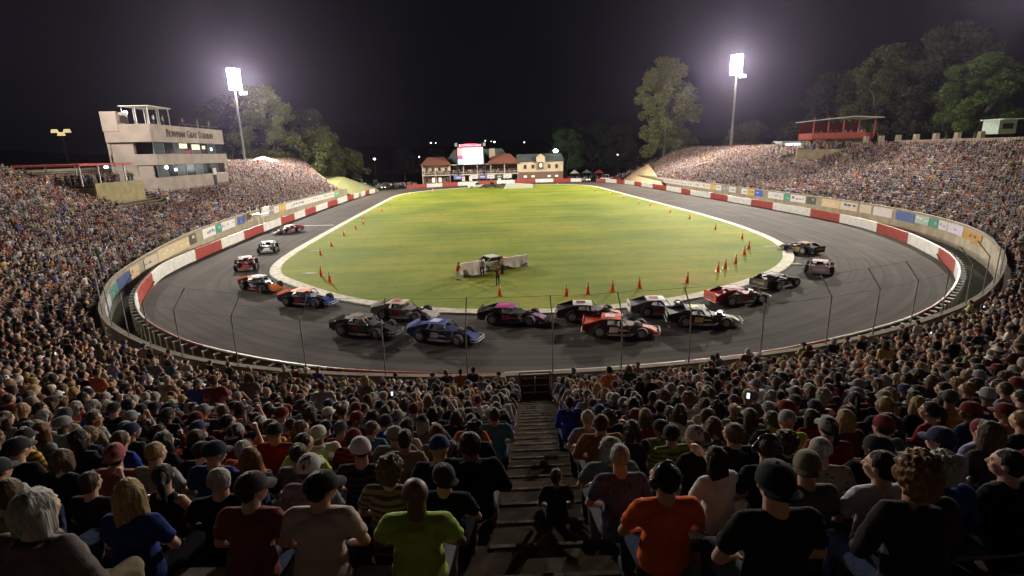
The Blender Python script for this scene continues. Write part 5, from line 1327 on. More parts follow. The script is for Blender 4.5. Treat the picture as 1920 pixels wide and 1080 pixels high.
# white tents behind that stand
for x, y, s in ((-70.5, 160, 1), (-65, 162, .8), (-60, 163, 1.1)):
    e = empty('party_tent', (x, y, 8.3)); tag(e, {-70.5: 'low white tent right behind the press box end of the stand', -65: 'small peaked white tent at the mast foot behind the stand', -60: 'wide white tent nearest the far end behind the stand'}[x], 'tent')
    mb = MB(); w_ = 3.2*s
    mb.add([(-w_, -w_, 2.2), (w_, -w_, 2.2), (w_, w_, 2.2), (-w_, w_, 2.2), (0, 0, 3.4*s), (-w_, -w_, 1.9), (w_, -w_, 1.9), (w_, w_, 1.9), (-w_, w_, 1.9)], [(0, 1, 4), (1, 2, 4), (2, 3, 4), (3, 0, 4), (0, 5, 6, 1), (1, 6, 7, 2), (2, 7, 8, 3), (3, 8, 5, 0)])
    mb.build('canopy', m_white, e)
    for a_ in (-1, 1):
        for b_1 in (-1, 1): mb = MB(); mb.tube([(w_*a_, w_*b_1, -3), (w_*a_, w_*b_1, 2)], .05, 6); mb.build('pole', m_steel, e)

# ================================================================== red booth over the other stand
rb = empty('viewing_booth', (83.0, 118.0, 0), R(-6)); tag(rb, 'open red timber viewing booth with a flat pale roof above the stand', 'booth')
m_rbt = mat('booth_red', (.40, .07, .04), .6, nscale=2, namt=.12); m_rbd = mat('booth_post_dark_red', (.22, .03, .025), .6)
mb = MB(); mb.box((0, 0, 12.75), (13.6, 6.2, .3)); mb.build('floor', m_rbd, rb)
mb = MB(); mb.box((-.9, -3.0, 13.35), (11.6, .12, 1.35)); mb.box((-6.7, 0, 13.35), (.12, 6, 1.35)); mb.build('front_panel', m_rbt, rb)
mb = MB(); mb.box((6.6, 0, 13.3), (.1, 6, 1.2)); mb.box((0, 3.0, 14.6), (13.4, .1, 3.6)); mb.build('rear_panel', m_rbd, rb)
for x in (-6.6, -3.4, -.1, 3.2, 6.6): mb = MB(); mb.box((x, -3.0, 15.2), (.2, .2, 4.2)); mb.build('post', m_rbt, rb)
mb = MB(); mb.add([(-7.4, -3.8, 16.7), (1.6, -3.8, 17.45), (8.0, -3.8, 17.1), (8.0, 3.8, 17.1), (1.6, 3.8, 17.45), (-7.4, 3.8, 16.7), (-7.4, -3.8, 16.52), (1.6, -3.8, 17.27), (8.0, -3.8, 16.92), (8.0, 3.8, 16.92), (1.6, 3.8, 17.27), (-7.4, 3.8, 16.52)], [(0, 1, 4, 5), (1, 2, 3, 4), (6, 11, 10, 7), (7, 10, 9, 8), (0, 6, 7, 1), (1, 7, 8, 2), (2, 8, 9, 3), (3, 9, 10, 4), (4, 10, 11, 5), (5, 11, 6, 0)]); mb.build('roof', m_pbroof, rb)
mb = MB(); mb.box((1.2, 0, 11.0), (8.5, 4.4, 3.2)); mb.build('base_wall', m_conc, rb)
for x in (-6.0, -3.4, 6.2): mb = MB(); mb.box((x, -2.6, 10.6), (.25, .25, 4.2)); mb.build('leg', m_rbd, rb)
for k, x in enumerate((-5.4, -4.3, -2.2, -1.0, .9, 2.2, 4.4, 5.3)):
    q = Matrix.Rotation(R(-6), 3, 'Z') @ Vector((x, -2.0, 0))
    person((83+q.x, 118+q.y, 12.9), R(150)+RNG.uniform(-.4, .4), RNG.choice(['stand_a', 'stand_l', 'stand_f']), SKINS[k % 6], pick(SHIRTS)[0], RNG.choice(TROUS), 'short', HAIRC[k % 5][0], label='person watching from inside the red viewing booth', group='people inside the red viewing booth')
rw = MB()
for a, b in (((70.2, 111.5), (79.6, 111.2)), ((79.6, 111.2), (84.5, 113.5))):
    c = ((a[0]+b[0])/2, (a[1]+b[1])/2); rw.box((c[0], c[1], 9.6), (math.dist(a, b)+.2, .3, 1.9), rz=math.atan2(b[1]-a[1], b[0]-a[0]))
tag(rw.build('retaining_wall', mat('retaining_tan', (.42, .34, .20), .85, nscale=.8)), 'low tan retaining wall in the stand below the red booth', 'wall')
bc = []
for i in range(60):
    x = 73.5+RNG.uniform(0, 11); y = 112.2+RNG.uniform(0, 2.6); bc.append((RNG.choice(LOD2S)[0], x, y, 9.6+.5*(y-112), R(90)+RNG.uniform(-.6, .6), (1, 1, RNG.uniform(.85, 1)), palette(RNG, True)))
build_crowd('booth_crowd', bc, 'people standing on the terrace in front of the red booth')

# small white kiosks and a van behind that stand
def kiosk(x, y, z, w_, h_, c, roofc, lab, lit=False):
    e = empty('kiosk', (x, y, z)); tag(e, lab, 'kiosk')
    mb = MB(); mb.box((0, 0, h_/2), (w_, 3, h_)); mb.build('wall', colmat(c, .7), e)
    mb = MB(); mb.box((0, -.3, h_+.08), (w_+.8, 4.2, .16)); mb.build('roof', colmat(roofc, .6), e)
    mb = MB(); mb.box((0, -1.51, h_*.55), (w_*.6, .05, h_*.4)); mb.build('serving_hatch', m_litw if lit else m_int, e)
kiosk(92, 150, 10.6, 7, 1.9, (.5, .55, .62), (.7, .7, .72), 'low lit blue white kiosk on the rim between mast and booth', True)
kiosk(91.5, 88, 12.6, 3.2, 2.3, (.50, .62, .56), (.6, .66, .62), 'pale green kiosk under the bright green tree on the rim')
kiosk(97, 76, 12.6, 4.5, 2.4, (.25, .03, .05), (.35, .03, .05), 'dark red kiosk at the end of the rim')
for k in range(7):
    y = 112-k*4.4; mb = MB(); mb.box((0, 0, .55), (.8, .8, 1.3), taper=.9); o = mb.build('gate_pillar', m_conc); o.location = (85.5, y-.5, floor_z(262, NROW)+1.0); tag(o, 'short concrete pillar standing on the rim of the stand', 'pillar', 'concrete pillars on the rim')

# ================================================================== field house at the far end
fh = empty('field_house', (9, 207, 0)); tag(fh, 'long two-storey brick and cream field house at the far end with balcony', 'building')
m_cream = mat('cream_render', (.56, .44, .30), .8, nscale=.6, namt=.08); m_brick = mat('brown_brick', (.17, .095, .07), .85, nscale=3, namt=.2); m_rroof = mat('russet_roof', (.20, .07, .045), .8, nscale=2, namt=.15); m_groof = mat('slate_roof', (.07, .085, .085), .8, nscale=2, namt=.15)
m_trim = mat('cream_trim', (.60, .50, .40), .6)
def fb(name, c, d, m): mb = MB(); mb.box(c, d); return mb.build(name, m, fh)
# local x = world x-9 ; left wing -27..-16.5, middle -16.5..9.5, right wing 9.5..27
fb('wing_wall', (-21.8, 4, 5.6), (10.6, 8, 3.4), m_cream); fb('wing_wall', (-21.8, 4, 1.95), (10.6, 8, 3.9), m_brick)
fb('wing_wall', (18.2, 4, 5.85), (17.6, 9, 4.0), m_cream); fb('wing_wall', (18.2, 4, 1.95), (17.6, 9, 3.9), m_brick)
fb('centre_wall', (-3.5, 6, 3.6), (26, 6, 7.2), m_brick)
fb('balcony_floor', (-3.5, 1.2, 3.55), (26, 3.6, .35), m_trim); fb('balcony_floor', (-21.8, -.7, 3.55), (10.8, 1.5, .35), m_trim)
fb('balcony_roof', (-3.5, 1.4, 7.25), (26.4, 4.2, .3), m_trim)
fb('balcony_rail', (-3.5, -.55, 4.45), (26, .07, .12), m_trim); fb('balcony_rail', (-21.8, -1.4, 4.45), (10.8, .07, .12), m_trim)
for k in range(45): 
    mb = MB(); mb.box((-27+k*.82+.2, -.55 if k > 12 else -1.4, 4.05), (.05, .05, .75)); mb.build('baluster', m_trim, fh)
for x in (-27, -22, -16.6, -11.5, -6.2, -1, 4.2, 9.3):
    for z0_, z1_ in ((0, 3.4), (3.7, 7.1)): mb = MB(); mb.box((x, -.5 if x > -17 else -1.35, (z0_+z1_)/2), (.22, .22, z1_-z0_)); mb.build('column', m_trim, fh)
def hip(x0, x1, y0, y1, z0_, z1_, inx, m, nm='roof'):
    mb = MB(); ym = (y0+y1)/2
    mb.add([(x0, y0, z0_), (x1, y0, z0_), (x1, y1, z0_), (x0, y1, z0_), (x0+inx, ym, z1_), (x1-inx, ym, z1_), ], [(0, 1, 5, 4), (1, 2, 5), (2, 3, 4, 5), (3, 0, 4), (3, 2, 1, 0)]); mb.build(nm, m, fh)
hip(-27.8, -16.0, -1.8, 9, 7.3, 10.3, 2.6, m_rroof); hip(-2.6, 10.4, -1.4, 11, 7.4, 11.0, 3.6, m_rroof); hip(9.0, 27.4, -1.0, 9.3, 7.85, 10.6, .4, m_groof)
hip(-19, 8, 4, 16, 7.6, 13.0, 4.0, m_groof)
fb('chimney', (-.2, 4.5, 10.4), (2.2, 2.0, 5.2), m_trim)
mb = MB(); mb.prism([(-1.6, 0), (1.6, 0), (1.6, 2.0), (0, 3.1), (-1.6, 2.0)], 'y', -1.3, 2.5); o = mb.build('gable', m_cream, fh); o.location = (18.2, 0, 7.5)
m_win = mat('dim_window', (.06, .05, .045), .2); m_winl = mat('lit_window_warm', (.8, .7, .5), .5, emit=(1, .85, .6), est=1.2)
def win(x, z, w_, h_, lit, y=-.05):
    mb = MB(); mb.box((x, y-.04, z), (w_+.2, .08, h_+.2)); f = mb.build('window', m_trim, fh)
    mb = MB(); mb.box((x, y-.10, z), (w_, .06, h_)); mb.build('pane', m_winl if lit else m_win, f)
for x in (-25.4, -23.1, -20.6, -18.2): win(x, 5.6, .9, 1.5, False); win(x, 1.8, .9, 1.6, x in (-23.1, -20.6))
for x in (12.2, 15.2, 21.5, 24.4): win(x, 5.9, 1.0, 1.5, False, -.55); win(x, 2.2, 1.1, .5, True, -.55)
win(18.2, 6.2, 2.0, 2.4, False, -1.0); win(18.2, 6.3, .9, 1.3, True, -1.12)
for k in range(9): win(-14.5+k*2.8, 1.8, 1.1, 1.7, k in (1, 2, 6), 2.95); win(-14.5+k*2.8, 5.4, 1.0, 1.6, False, 2.95)
bc = []
for i in range(150):
    x = RNG.uniform(-17.8, 18); y = 207.2+RNG.uniform(-.1, 1.6); bc.append((RNG.choice(LOD2S)[0], x, y if x > -7 else 206.2, 3.75, math.pi+RNG.uniform(-.6, .6), (1, 1, 1), palette(RNG, True)))
build_crowd('balcony_crowd', bc, 'guests standing along the field house balcony')
# banners hung in front of the ground floor
for k, (x, w_, c, lab) in enumerate(((-4.6, 3.3, (.18, .17, .45), 'blue banner before the field house ground floor'), (1.4, 3.0, (.66, .64, .62), 'white banner next to the blue one at the field house'), (4.6, 2.8, (.16, .12, .36), 'violet banner between two white ones at the field house'), (7.8, 2.9, (.68, .64, .62), 'white banner right of the violet one at the field house'.replace('right of', 'after')), (11.0, 2.7, (.05, .06, .05), 'black banner at the field house wall'), (14.2, 3.2, (.70, .68, .66), 'white banner beyond the black one at the field house'))):
    e = empty('banner', (x+ (9-9), 205.2, 1.9)); tag(e, lab, 'banner')
    mb = MB(); mb.box((0, 0, .7), (w_, .05, 1.4)); mb.build('cloth', colmat(c, .7), e)
    mb = MB(); mb.box((.1, -.035, .75), (w_*.6, .02, .28)); mb.box((-.2, -.035, .35), (w_*.4, .02, .12)); mb.build('banner_mark', colmat((.3, .3, .34) if c[0] > .4 else (.6, .6, .6), .7), e)
    for s in (-1, 1): mb = MB(); mb.tube([(s*w_/2, 0, -1.9), (s*w_/2, 0, 1.45)], .04, 6); mb.build('pole', m_steel, e)

# scoreboard on the roof: lit screen under a red arch with the place's name
sb = empty('scoreboard', (.4, 205.6, 0)); tag(sb, 'bright white lit scoreboard under a glowing red arch above the field house', 'scoreboard')
mb = MB()
for x in (-5.0, 5.0): mb.box((x, .5, 6.5), (.5, .5, 13))
mb.box((0, .5, 10.5), (9.8, .5, 6.9)); mb.build('frame', m_dark, sb)
for x in (-5.3, 5.3): mb = MB(); mb.box((x, .4, 14.6), (1.0, .8, 1.3)); mb.build('speaker', mat('grey_speaker', (.25, .25, .24), .6), sb)
mb = MB(); mb.box((.9, .2, 10.4), (7.6, .1, 6.0)); mb.build('lit_screen', mat('screen_white', (1, 1, 1), .4, emit=(.88, .96, 1), est=1.5, nscale=.4), sb)
mb = MB(); mb.box((-3.9, .2, 12.0), (1.9, .1, 2.8)); mb.build('side_panel', mat('screen_red', (1, .3, .3), .4, emit=(1, .35, .35), est=1.1), sb)
mb = MB(); mb.box((-3.9, .2, 9.9), (1.9, .1, 1.2)); mb.build('side_panel', mat('screen_maroon', (.4, .05, .2), .4, emit=(.6, .15, .35), est=.8), sb)
mb = MB(); mb.box((-3.9, .2, 8.3), (1.9, .1, 1.8)); mb.build('side_panel', mat('screen_teal', (.3, .8, .8), .4, emit=(.45, .85, .9), est=1.0), sb)
mb = MB(); n = 16; pts = []
for i in range(n+1): x = -4.5+9*i/n; pts.append((x, 13.6+1.7*(1-(x/4.5)**2)**.5*.75+.15))
mb.prism([(-4.5, 13.55)]+pts+[(4.5, 13.55)], 'y', .1, .4); mb.build('red_arch', mat('arch_red_glow', (.6, .02, .08), .5, emit=(1, .03, .12), est=1.1), sb)
me = text_mesh('BOWMAN GRAY', 1.12, .04, 'sign_letters'); me.materials.append(mat('letter_pink_glow', (1, .7, .75), .4, emit=(1, .62, .68), est=1.2))
o = ob('sign_letters', me, sb); o.location = (0, .04, 14.3); o.rotation_euler = (R(90), 0, 0)

# lamps
def street_lamp(x, y, z, r_, est, lab, grp=None, lean=0, energy=0, col=(.85, 1, .95)):
    e = empty('street_lamp', (x, y, 0)); tag(e, lab, 'street lamp', grp)
    mb = MB(); mb.tube([(0, 0, 0), (0, 0, z)], [.12, .07], 8); mb.build('pole', m_steel, e)
    mb = MB(); mb.ell((0, -.2, z), (r_, r_, r_*.7), 12, 8); mb.build('lamp', mat('street_lamp_glow_%d' % int(est), (1, 1, 1), .4, emit=col, est=est), e)
    if energy:
        l = bpy.data.lights.new('lamp', 'POINT'); l.energy = energy; l.color = col; l.shadow_soft_size = .4
        lo = bpy.data.objects.new('lamp', l); COL.objects.link(lo); lo.location = (x, y-.9, z)
street_lamp(34.2, 214, 11.6, .95, 30, 'bright greenish white lamp just above the field house roof', energy=9000)
street_lamp(-44.8, 260, 9.8, .55, 14, 'lone white street lamp on a thin pole between the stand and the field house')
# far town lights, each a small lamp on a pole among the trees
LR = random.Random(5)
for k in range(26):
    az, el_ = [(684, 307), (680, 312), (736, 307), (753, 318), (766, 306), (770, 323), (757, 329), (764, 301), (786, 294), (808, 268), (817, 268), (910, 264), (921, 265), (927, 266), (983, 267), (1133, 264), (1139, 278), (1118, 289), (1158, 290), (1187, 289), (778, 315), (1150, 300), (1041, 265), (622, 293), (775, 296), (1100, 300)][k]
    Y = LR.uniform(380, 520); d = _f+_r*((az-960)/985)+_u*((540-el_)/985); t_ = Y/d.y; z = 11.5+d.z*t_
    street_lamp(d.x*t_, Y, max(2, z), LR.uniform(.42, .75), 3.0+2*(k % 3), 'tiny distant town lamp among the dark trees', 'distant town lamps', col=((1, .95, .8), (.9, .95, 1), (.9, 1, .8))[k % 3])
# helicopter-like pair of lit boxes hanging in the dark left of the tower: a lit rooftop sign frame
d = _f+_r*((115-960)/985)+_u*((540-248)/985); t_ = 300/d.y
e = empty('lit_roof_sign', (d.x*t_, 300, 0)); tag(e, 'small yellow lit shapes on a dark roof beyond the press box', 'roof lights')
zz = 11.5+d.z*t_; mb = MB(); mb.box((0, 0, zz/2-1), (.8, .8, zz-2)); mb.build('tower', m_dark, e)
for x, z in ((-3.2, .6), (2.9, .6), (-.3, -.9)): mb = MB(); mb.prism([(-1.9, -.8), (1.9, -.8), (1.3, .9), (-1.3, .9)], 'y', -.3, .3); o = mb.build('lit_panel', mat('amber_panel', (1, .8, .4), .4, emit=(1, .78, .36), est=.8), e); o.location = (x, 0, zz+z)

# ================================================================== banks, vehicles and tents beyond the straights
def mound(name, pts, lab, m):
    mb = MB(); n = len(pts); cx = sum(p[0] for p in pts)/n; cy = sum(p[1] for p in pts)/n; cz = max(p[2] for p in pts)*.9
    mb.add([p for p in pts]+[(cx, cy, cz)], [(i, (i+1) % n, n) for i in range(n)]); tag(mb.build(name, m, None, smooth=False), lab, kind='structure')
mound('grass_bank', [(-33, 158, -.1), (-30, 176, -.1), (-33, 195, -.1), (-52, 200, 3.5), (-60, 185, 5.5), (-40, 160, 2.4)], 'short grass bank at the end of the stand', m_bank)
mound('dirt_bank', [(55.8, 150, -.1), (54.5, 178, -.1), (56, 196, -.1), (66, 215, 2.5), (84, 222, 7), (76, 206, 6.5), (60, 186, 2.6), (58.2, 160, 1.8)], 'tan dirt bank below the end of the stand', m_dirt)
stock_car((-34.2, 196, -.1), R(30), (.14, .17, .15), 'grey green box truck parked beyond the end of the stand', 'box_truck', 'truck', None, 2.6, 6.5, True, True)
stock_car((-30.0, 192, -.1), R(170), (.03, .03, .035), 'dark van with headlights on behind the far white wall section', 'parked_van', 'van', None, 1.9, 5, True, True)
stock_car((-38.2, 190, 1.2), R(160), (.35, .33, .32), 'grey van nearest the grass bank', 'parked_van', 'van', None, 1.9, 5, True)
stock_car((44.6, 206, -.1), R(200), (.4, .4, .4), 'small silver car in the track entrance gap', 'parked_car', 'car', None, 1.35, 4.4, False, True)
stock_car((52.5, 203, .1), R(100), (.7, .7, .68), 'white van behind the wall by the dirt bank', 'parked_van', 'van', None, 1.9, 5.2, True)
stock_car((58.0, 207, .4), R(80), (.05, .06, .09), 'dark blue car parked highest by the dirt bank', 'parked_car', 'car', None, 1.4, 4.5)
stock_car((55.5, 201, .2), R(90), (.2, .03, .03), 'maroon car between the white van and the dark blue car', 'parked_car', 'car', None, 1.4, 4.5)
for x, y, c, n in ((42.5, 217, (.68, .64, .50), 'cream'), (48.2, 220, (.25, .38, .30), 'sea green'), (52.3, 216, (.50, .05, .05), 'bright red')):
    e = empty('party_tent', (x, y, 0)); tag(e, f'{n} peaked tent beyond the field house corner', 'tent')
    mb = MB(); w_ = 1.7; mb.add([(-w_, -w_, 2.5), (w_, -w_, 2.5), (w_, w_, 2.5), (-w_, w_, 2.5), (0, 0, 3.9)], [(0, 1, 4), (1, 2, 4), (2, 3, 4), (3, 0, 4), (3, 2, 1, 0)]); mb.build('canopy', colmat(c, .7), e)
    for a_ in (-1, 1):
        for b_1 in (-1, 1): mb = MB(); mb.tube([(w_*a_, w_*b_1, 0), (w_*a_, w_*b_1, 2.5)], .05, 6); mb.build('pole', m_steel, e)
bc = []
for i in range(260):
    if i < 90: x, y, z = RNG.uniform(-37, -20), RNG.uniform(194, 203), 0
    elif i < 130: x, y, z = RNG.uniform(38, 56), RNG.uniform(205, 215), 0
    else:
        t2 = RNG.random(); x, y, z = 57+22*t2+RNG.uniform(-1.5, 3), 199+16*t2+RNG.uniform(0, 6), .4+6.2*t2
    bc.append((RNG.choice(LOD2S)[0], x, y, z, RNG.uniform(2, 4.4), (1, 1, RNG.uniform(.85, 1)), palette(RNG, True)))
build_crowd('bystander_crowd', bc, 'loose crowd standing behind the walls at both far corners of the track')
# flagstand: white scaffold on the grass strip by the straight
e = empty('flag_stand', (-36.2, 93.5, 0)); tag(e, 'white pipe flag stand behind the red wall section near the start line', 'flag stand')
for x in (-1, 1):
    for y in (-1.4, 1.4): mb = MB(); mb.tube([(x, y, 0), (x, y, 3.4)], .06, 8); mb.build('leg', m_white, e)
mb = MB(); mb.box((0, 0, 2.2), (2.2, 3, .12)); mb.build('platform', m_steel, e)
mb = MB(); mb.box((1.05, 0, 2.9), (.06, 3, 1.0)); mb.build('front_board', m_white, e)
person((-36.0, 93.2, 2.27), R(-90), 'stand_f', SKINS[0], (.02, .02, .03), (.02, .02, .03), 'short', HAIRC[0][0], label='flagman in dark clothes standing on the white flag stand', cat='flagman')

# phones glowing in the crowd, held by a neighbour in the dark
m_phone = mat('phone_screen', (.8, .85, 1), .3, emit=(.8, .88, 1), est=1.5)
for px_, py_, lab in ((735, 738, 'white lit phone held up in the middle rows towards the press box'), (1403, 742, 'white lit phone among the middle rows towards the red booth'), (104, 663, 'lit phone among the outermost rows below the press box'), (1845, 575, 'lit phone low in the near turn under the red booth side'), (1746, 624, 'lit phone near the fence at the end of the near turn')):
    dvec = _f+_r*((px_-960)/985)+_u*((540-py_)/985); t_ = 2.0
    while t_ < 80:
        p = Vector((0, 0, 11.5))+dvec*t_
        # height of seated hands over the sloping rows
        dmin = min(((p.x-q[0])**2+(p.y-q[1])**2, q) for q in S.p)[0]**.5
        if p.z <= lerp_tab(187, FLZ)+.4*(dmin-.8)+1.25: break
        t_ += .1
    e = empty('smartphone', p); e.rotation_euler = (R(75), 0, math.atan2(-dvec.x, dvec.y)); tag(e, lab, 'phone')
    mb = MB(); mb.box((0, 0, 0), (.06, .11, .008)); mb.build('phone_case', m_dark, e)
    mb = MB(); mb.box((0, 0, .006), (.05, .10, .003)); mb.build('phone_screen', m_phone, e)
# ================================================================== trees
m_leaf = bpy.data.materials.new('leaves'); m_leaf.use_nodes = True; t = m_leaf.node_tree; p = t.nodes['Principled BSDF']
oi = N(t, 'ShaderNodeObjectInfo'); at_ = N(t, 'ShaderNodeAttribute'); at_.attribute_name = 'Col'
mxl = N(t, 'ShaderNodeMixRGB', blend_type='MULTIPLY'); mxl.inputs[0].default_value = 1
t.links.new(oi.outputs['Color'], mxl.inputs[1]); t.links.new(at_.outputs['Color'], mxl.inputs[2]); t.links.new(mxl.outputs[0], p.inputs['Base Color'])
p.inputs['Roughness'].default_value = .7; p.inputs['Specular IOR Level'].default_value = .2
tr_ = N(t, 'ShaderNodeBsdfTranslucent'); ms = N(t, 'ShaderNodeMixShader'); ms.inputs[0].default_value = .35
t.links.new(mxl.outputs[0], tr_.inputs['Color']); t.links.new(p.outputs[0], ms.inputs[1]); t.links.new(tr_.outputs[0], ms.inputs[2])
t.links.new(ms.outputs[0], t.nodes['Material Output'].inputs['Surface'])
m_bark = mat('bark', (.12, .095, .07), .9, nscale=4, namt=.25, bump=.5, bscale=12)
def tree_meshes(seed, h, rad, shape, nleaf, leaf=.34, base=.22, clumps=60):
    rg = random.Random(seed); nr = np.random.default_rng(seed)
    mb = MB(); segs = []
    def branch(p, d, L_, r_, lvl):
        pts = [p]; rs = [r_]; q = p.copy(); dd = d.copy()
        n = 4
        for i in range(n):
            dd = (dd+Vector((rg.uniform(-.16, .16), rg.uniform(-.16, .16), rg.uniform(-.02, .12)))).normalized()
            q = q+dd*L_/n; pts.append(q.copy()); rs.append(r_*(1-.75*(i+1)/n))
        mb.tube(pts, rs, 7 if lvl < 2 else 5, cap=False); segs.append(pts)
        if lvl < 3:
            for k in range((7, 4, 3)[lvl]):
                t_ = rg.uniform(.35, 1); i = min(n-1, int(t_*n)); b = pts[i].lerp(pts[i+1], t_*n-i)
                a_ = rg.uniform(0, 6.28); up = rg.uniform(.25, 1.0)
                nd = (dd*.5+Vector((math.cos(a_), math.sin(a_), up))).normalized(); branch(b, nd, L_*rg.uniform(.22, .38)*(1.25-.5*t_), r_*.42, lvl+1)
    branch(Vector((0, 0, 0)), Vector((rg.uniform(-.05, .05), 0, 1)), h*.66, h*.022, 0)
    trunk = mb.mesh('trunk', m_bark, smooth=True)
    C_ = []
    for k in range(clumps):
        z = base+(1-base)*rg.random()**.9; f = shape((z-base)/(1-base)); a_ = rg.uniform(0, 6.28); rr = rad*f*math.sqrt(rg.uniform(.05, 1))*rg.uniform(.85, 1.12)
        C_.append((rr*math.cos(a_), rr*math.sin(a_), z*h, rad*rg.uniform(.11, .27)))
    C_ = np.array(C_); n = nleaf
    w_ = C_[:, 3]**2; ci = nr.choice(len(C_), n, p=w_/w_.sum()); c = C_[ci]
    d = nr.normal(size=(n, 3)); d /= np.linalg.norm(d, axis=1)[:, None]; rr = nr.random(n)**.45
    pos = c[:, :3]+d*rr[:, None]*c[:, 3:4]*np.array([1, 1, .75])
    a = nr.normal(size=(n, 3)); a /= np.linalg.norm(a, axis=1)[:, None]; b = np.cross(a, nr.normal(size=(n, 3))); b /= np.linalg.norm(b, axis=1)[:, None]
    sz = leaf*nr.uniform(.6, 1.35, n)[:, None]
    q = np.stack([pos-a*sz, pos+b*sz*.55, pos+a*sz, pos-b*sz*.55], 1).reshape(-1, 3)
    me = bpy.data.meshes.new('crown'); me.vertices.add(len(q)); me.vertices.foreach_set('co', q.astype('f').ravel())
    me.loops.add(4*n); me.loops.foreach_set('vertex_index', np.arange(4*n, dtype='i')); me.polygons.add(n); me.polygons.foreach_set('loop_start', np.arange(0, 4*n, 4, dtype='i')); me.update(calc_edges=True)
    k = (.65+.7*nr.random(n))[:, None]*np.array([1, 1, 1])*(1+.25*(nr.random((n, 1))-.5)*np.array([1, 0, -1])); k = np.repeat(k, 4, 0)
    at = me.color_attributes.new('Col', 'FLOAT_COLOR', 'POINT'); at.data.foreach_set('color', np.concatenate([k, np.ones((len(k), 1))], 1).astype('f').ravel())
    me.materials.append(m_leaf); return trunk, me
sh_tall = lambda t_: (.55+.6*t_ if t_ < .45 else .82*math.sqrt(max(0, 1-((t_-.45)/.56)**2))+.05)
sh_round = lambda t_: math.sqrt(max(0, 1-(2*t_-.85)**2/1.4))
sh_bush = lambda t_: math.sqrt(max(.02, 1-t_**2))
TP = [tree_meshes(1, 34, 12.5, sh_tall, 26000, .42, .10, 120), tree_meshes(2, 27, 11, sh_round, 20000, .40, .18, 90), tree_meshes(3, 25, 11, sh_round, 20000, .40, .22, 80), tree_meshes(4, 12, 9.5, sh_bush, 15000, .32, .06, 70)]
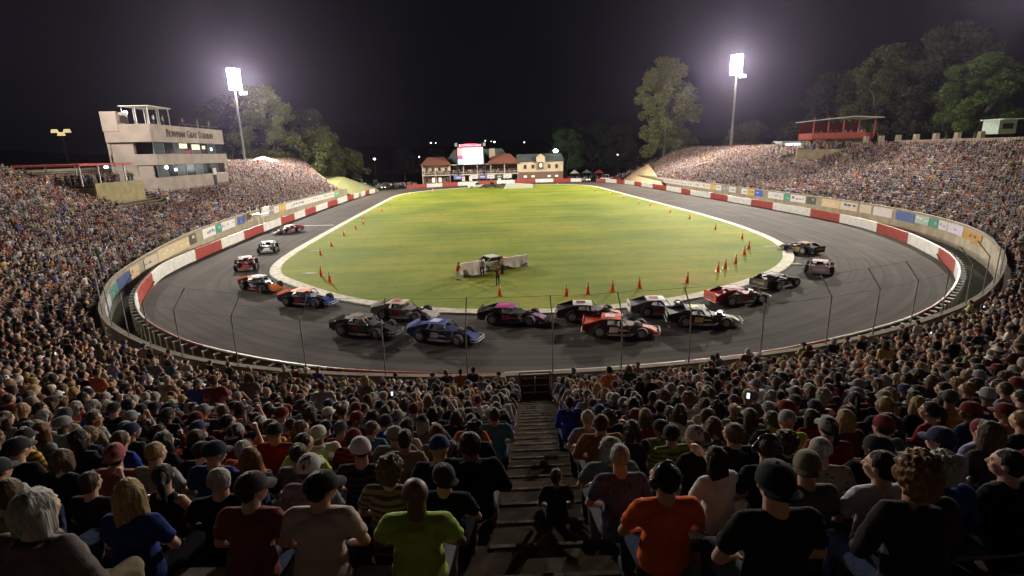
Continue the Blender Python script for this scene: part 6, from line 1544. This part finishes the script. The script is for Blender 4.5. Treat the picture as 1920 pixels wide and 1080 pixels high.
TREES = [(0, 74.8, 203, 8.0, 1.05, .6, (.17, .175, .055), 'tall floodlit tree with hanging foliage at the far end of the booth side stand'),
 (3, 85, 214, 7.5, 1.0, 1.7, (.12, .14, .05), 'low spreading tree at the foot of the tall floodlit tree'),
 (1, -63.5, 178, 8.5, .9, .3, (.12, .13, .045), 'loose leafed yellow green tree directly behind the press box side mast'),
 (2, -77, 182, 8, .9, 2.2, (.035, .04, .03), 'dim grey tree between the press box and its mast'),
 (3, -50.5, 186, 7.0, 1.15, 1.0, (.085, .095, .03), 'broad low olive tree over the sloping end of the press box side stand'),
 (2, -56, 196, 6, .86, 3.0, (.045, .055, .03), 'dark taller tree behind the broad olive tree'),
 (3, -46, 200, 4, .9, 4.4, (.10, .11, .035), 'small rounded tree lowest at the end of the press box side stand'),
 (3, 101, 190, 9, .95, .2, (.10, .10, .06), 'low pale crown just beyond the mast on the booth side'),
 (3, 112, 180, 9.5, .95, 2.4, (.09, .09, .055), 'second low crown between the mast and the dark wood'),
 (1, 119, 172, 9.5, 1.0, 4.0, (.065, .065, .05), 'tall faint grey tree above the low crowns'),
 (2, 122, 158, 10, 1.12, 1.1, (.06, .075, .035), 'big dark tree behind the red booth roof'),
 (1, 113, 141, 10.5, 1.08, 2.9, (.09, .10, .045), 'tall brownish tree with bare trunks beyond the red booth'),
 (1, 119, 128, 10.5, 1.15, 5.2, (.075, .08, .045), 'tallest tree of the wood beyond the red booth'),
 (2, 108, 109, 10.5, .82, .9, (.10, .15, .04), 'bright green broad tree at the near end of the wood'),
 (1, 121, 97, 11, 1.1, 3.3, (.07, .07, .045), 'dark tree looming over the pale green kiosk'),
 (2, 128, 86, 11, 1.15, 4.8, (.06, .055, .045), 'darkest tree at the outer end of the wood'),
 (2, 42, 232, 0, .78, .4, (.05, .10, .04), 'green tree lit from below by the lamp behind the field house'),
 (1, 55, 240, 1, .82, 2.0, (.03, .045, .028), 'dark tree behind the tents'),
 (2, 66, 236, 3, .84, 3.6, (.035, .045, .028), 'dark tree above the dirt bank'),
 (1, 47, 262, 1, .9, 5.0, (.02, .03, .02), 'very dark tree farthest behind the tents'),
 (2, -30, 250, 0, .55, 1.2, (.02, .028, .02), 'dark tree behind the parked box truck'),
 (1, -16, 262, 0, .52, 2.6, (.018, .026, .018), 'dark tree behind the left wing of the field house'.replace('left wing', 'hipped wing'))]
for i, (k, x, y, z, s_, rz, c, lab) in enumerate(TREES):
    e = empty('tree', (x, y, z-1.0 if z > 3 else 0), rz); s_ *= .9 if x > 105 else 1; e.scale = (s_, s_, s_); tag(e, lab, 'tree')
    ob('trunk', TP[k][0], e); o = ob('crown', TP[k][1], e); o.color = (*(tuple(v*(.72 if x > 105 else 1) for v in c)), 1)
# embankment carrying the trees behind the stands
mb = MB()
mb.add([(84.5, 60, 0), (140, 60, 0), (140, 230, 0), (84.5, 230, 0), (84.8, 60, 10.2), (140, 60, 11.5), (140, 230, 9.5), (84.8, 230, 7.5)], [(4, 5, 6, 7), (0, 4, 7, 3), (0, 1, 5, 4), (3, 7, 6, 2), (1, 2, 6, 5)])
mb.add([(-62, 40, 0), (-62, 190, 0), (-110, 190, 0), (-110, 40, 0), (-62.5, 40, 9.6), (-62.5, 190, 8.2), (-110, 190, 9), (-110, 40, 9.5)], [(4, 5, 6, 7), (0, 4, 5, 1), (2, 1, 5, 6), (0, 3, 7, 4), (3, 2, 6, 7)])
tag(mb.build('terrain', m_bank), 'grassy embankment behind both stands', kind='structure')
# ================================================================== night haze, lit by the floodlights
mb = MB(); mb.box((0, 560, 49), (1396, 1680, 102))
hz = mb.mesh('haze', [])
hm = bpy.data.materials.new('night_haze'); hm.use_nodes = True; t = hm.node_tree; t.nodes.clear()
vo = t.nodes.new('ShaderNodeOutputMaterial'); pv = t.nodes.new('ShaderNodeVolumePrincipled')
pv.inputs['Color'].default_value = (.74, .64, 1, 1); pv.inputs['Density'].default_value = HAZE; pv.inputs['Anisotropy'].default_value = .84
t.links.new(pv.outputs[0], vo.inputs['Volume']); hz.materials.append(hm)
tag(ob('haze', hz), 'thin night haze glowing round the floodlights', kind='stuff')
hm.cycles.homogeneous_volume = True
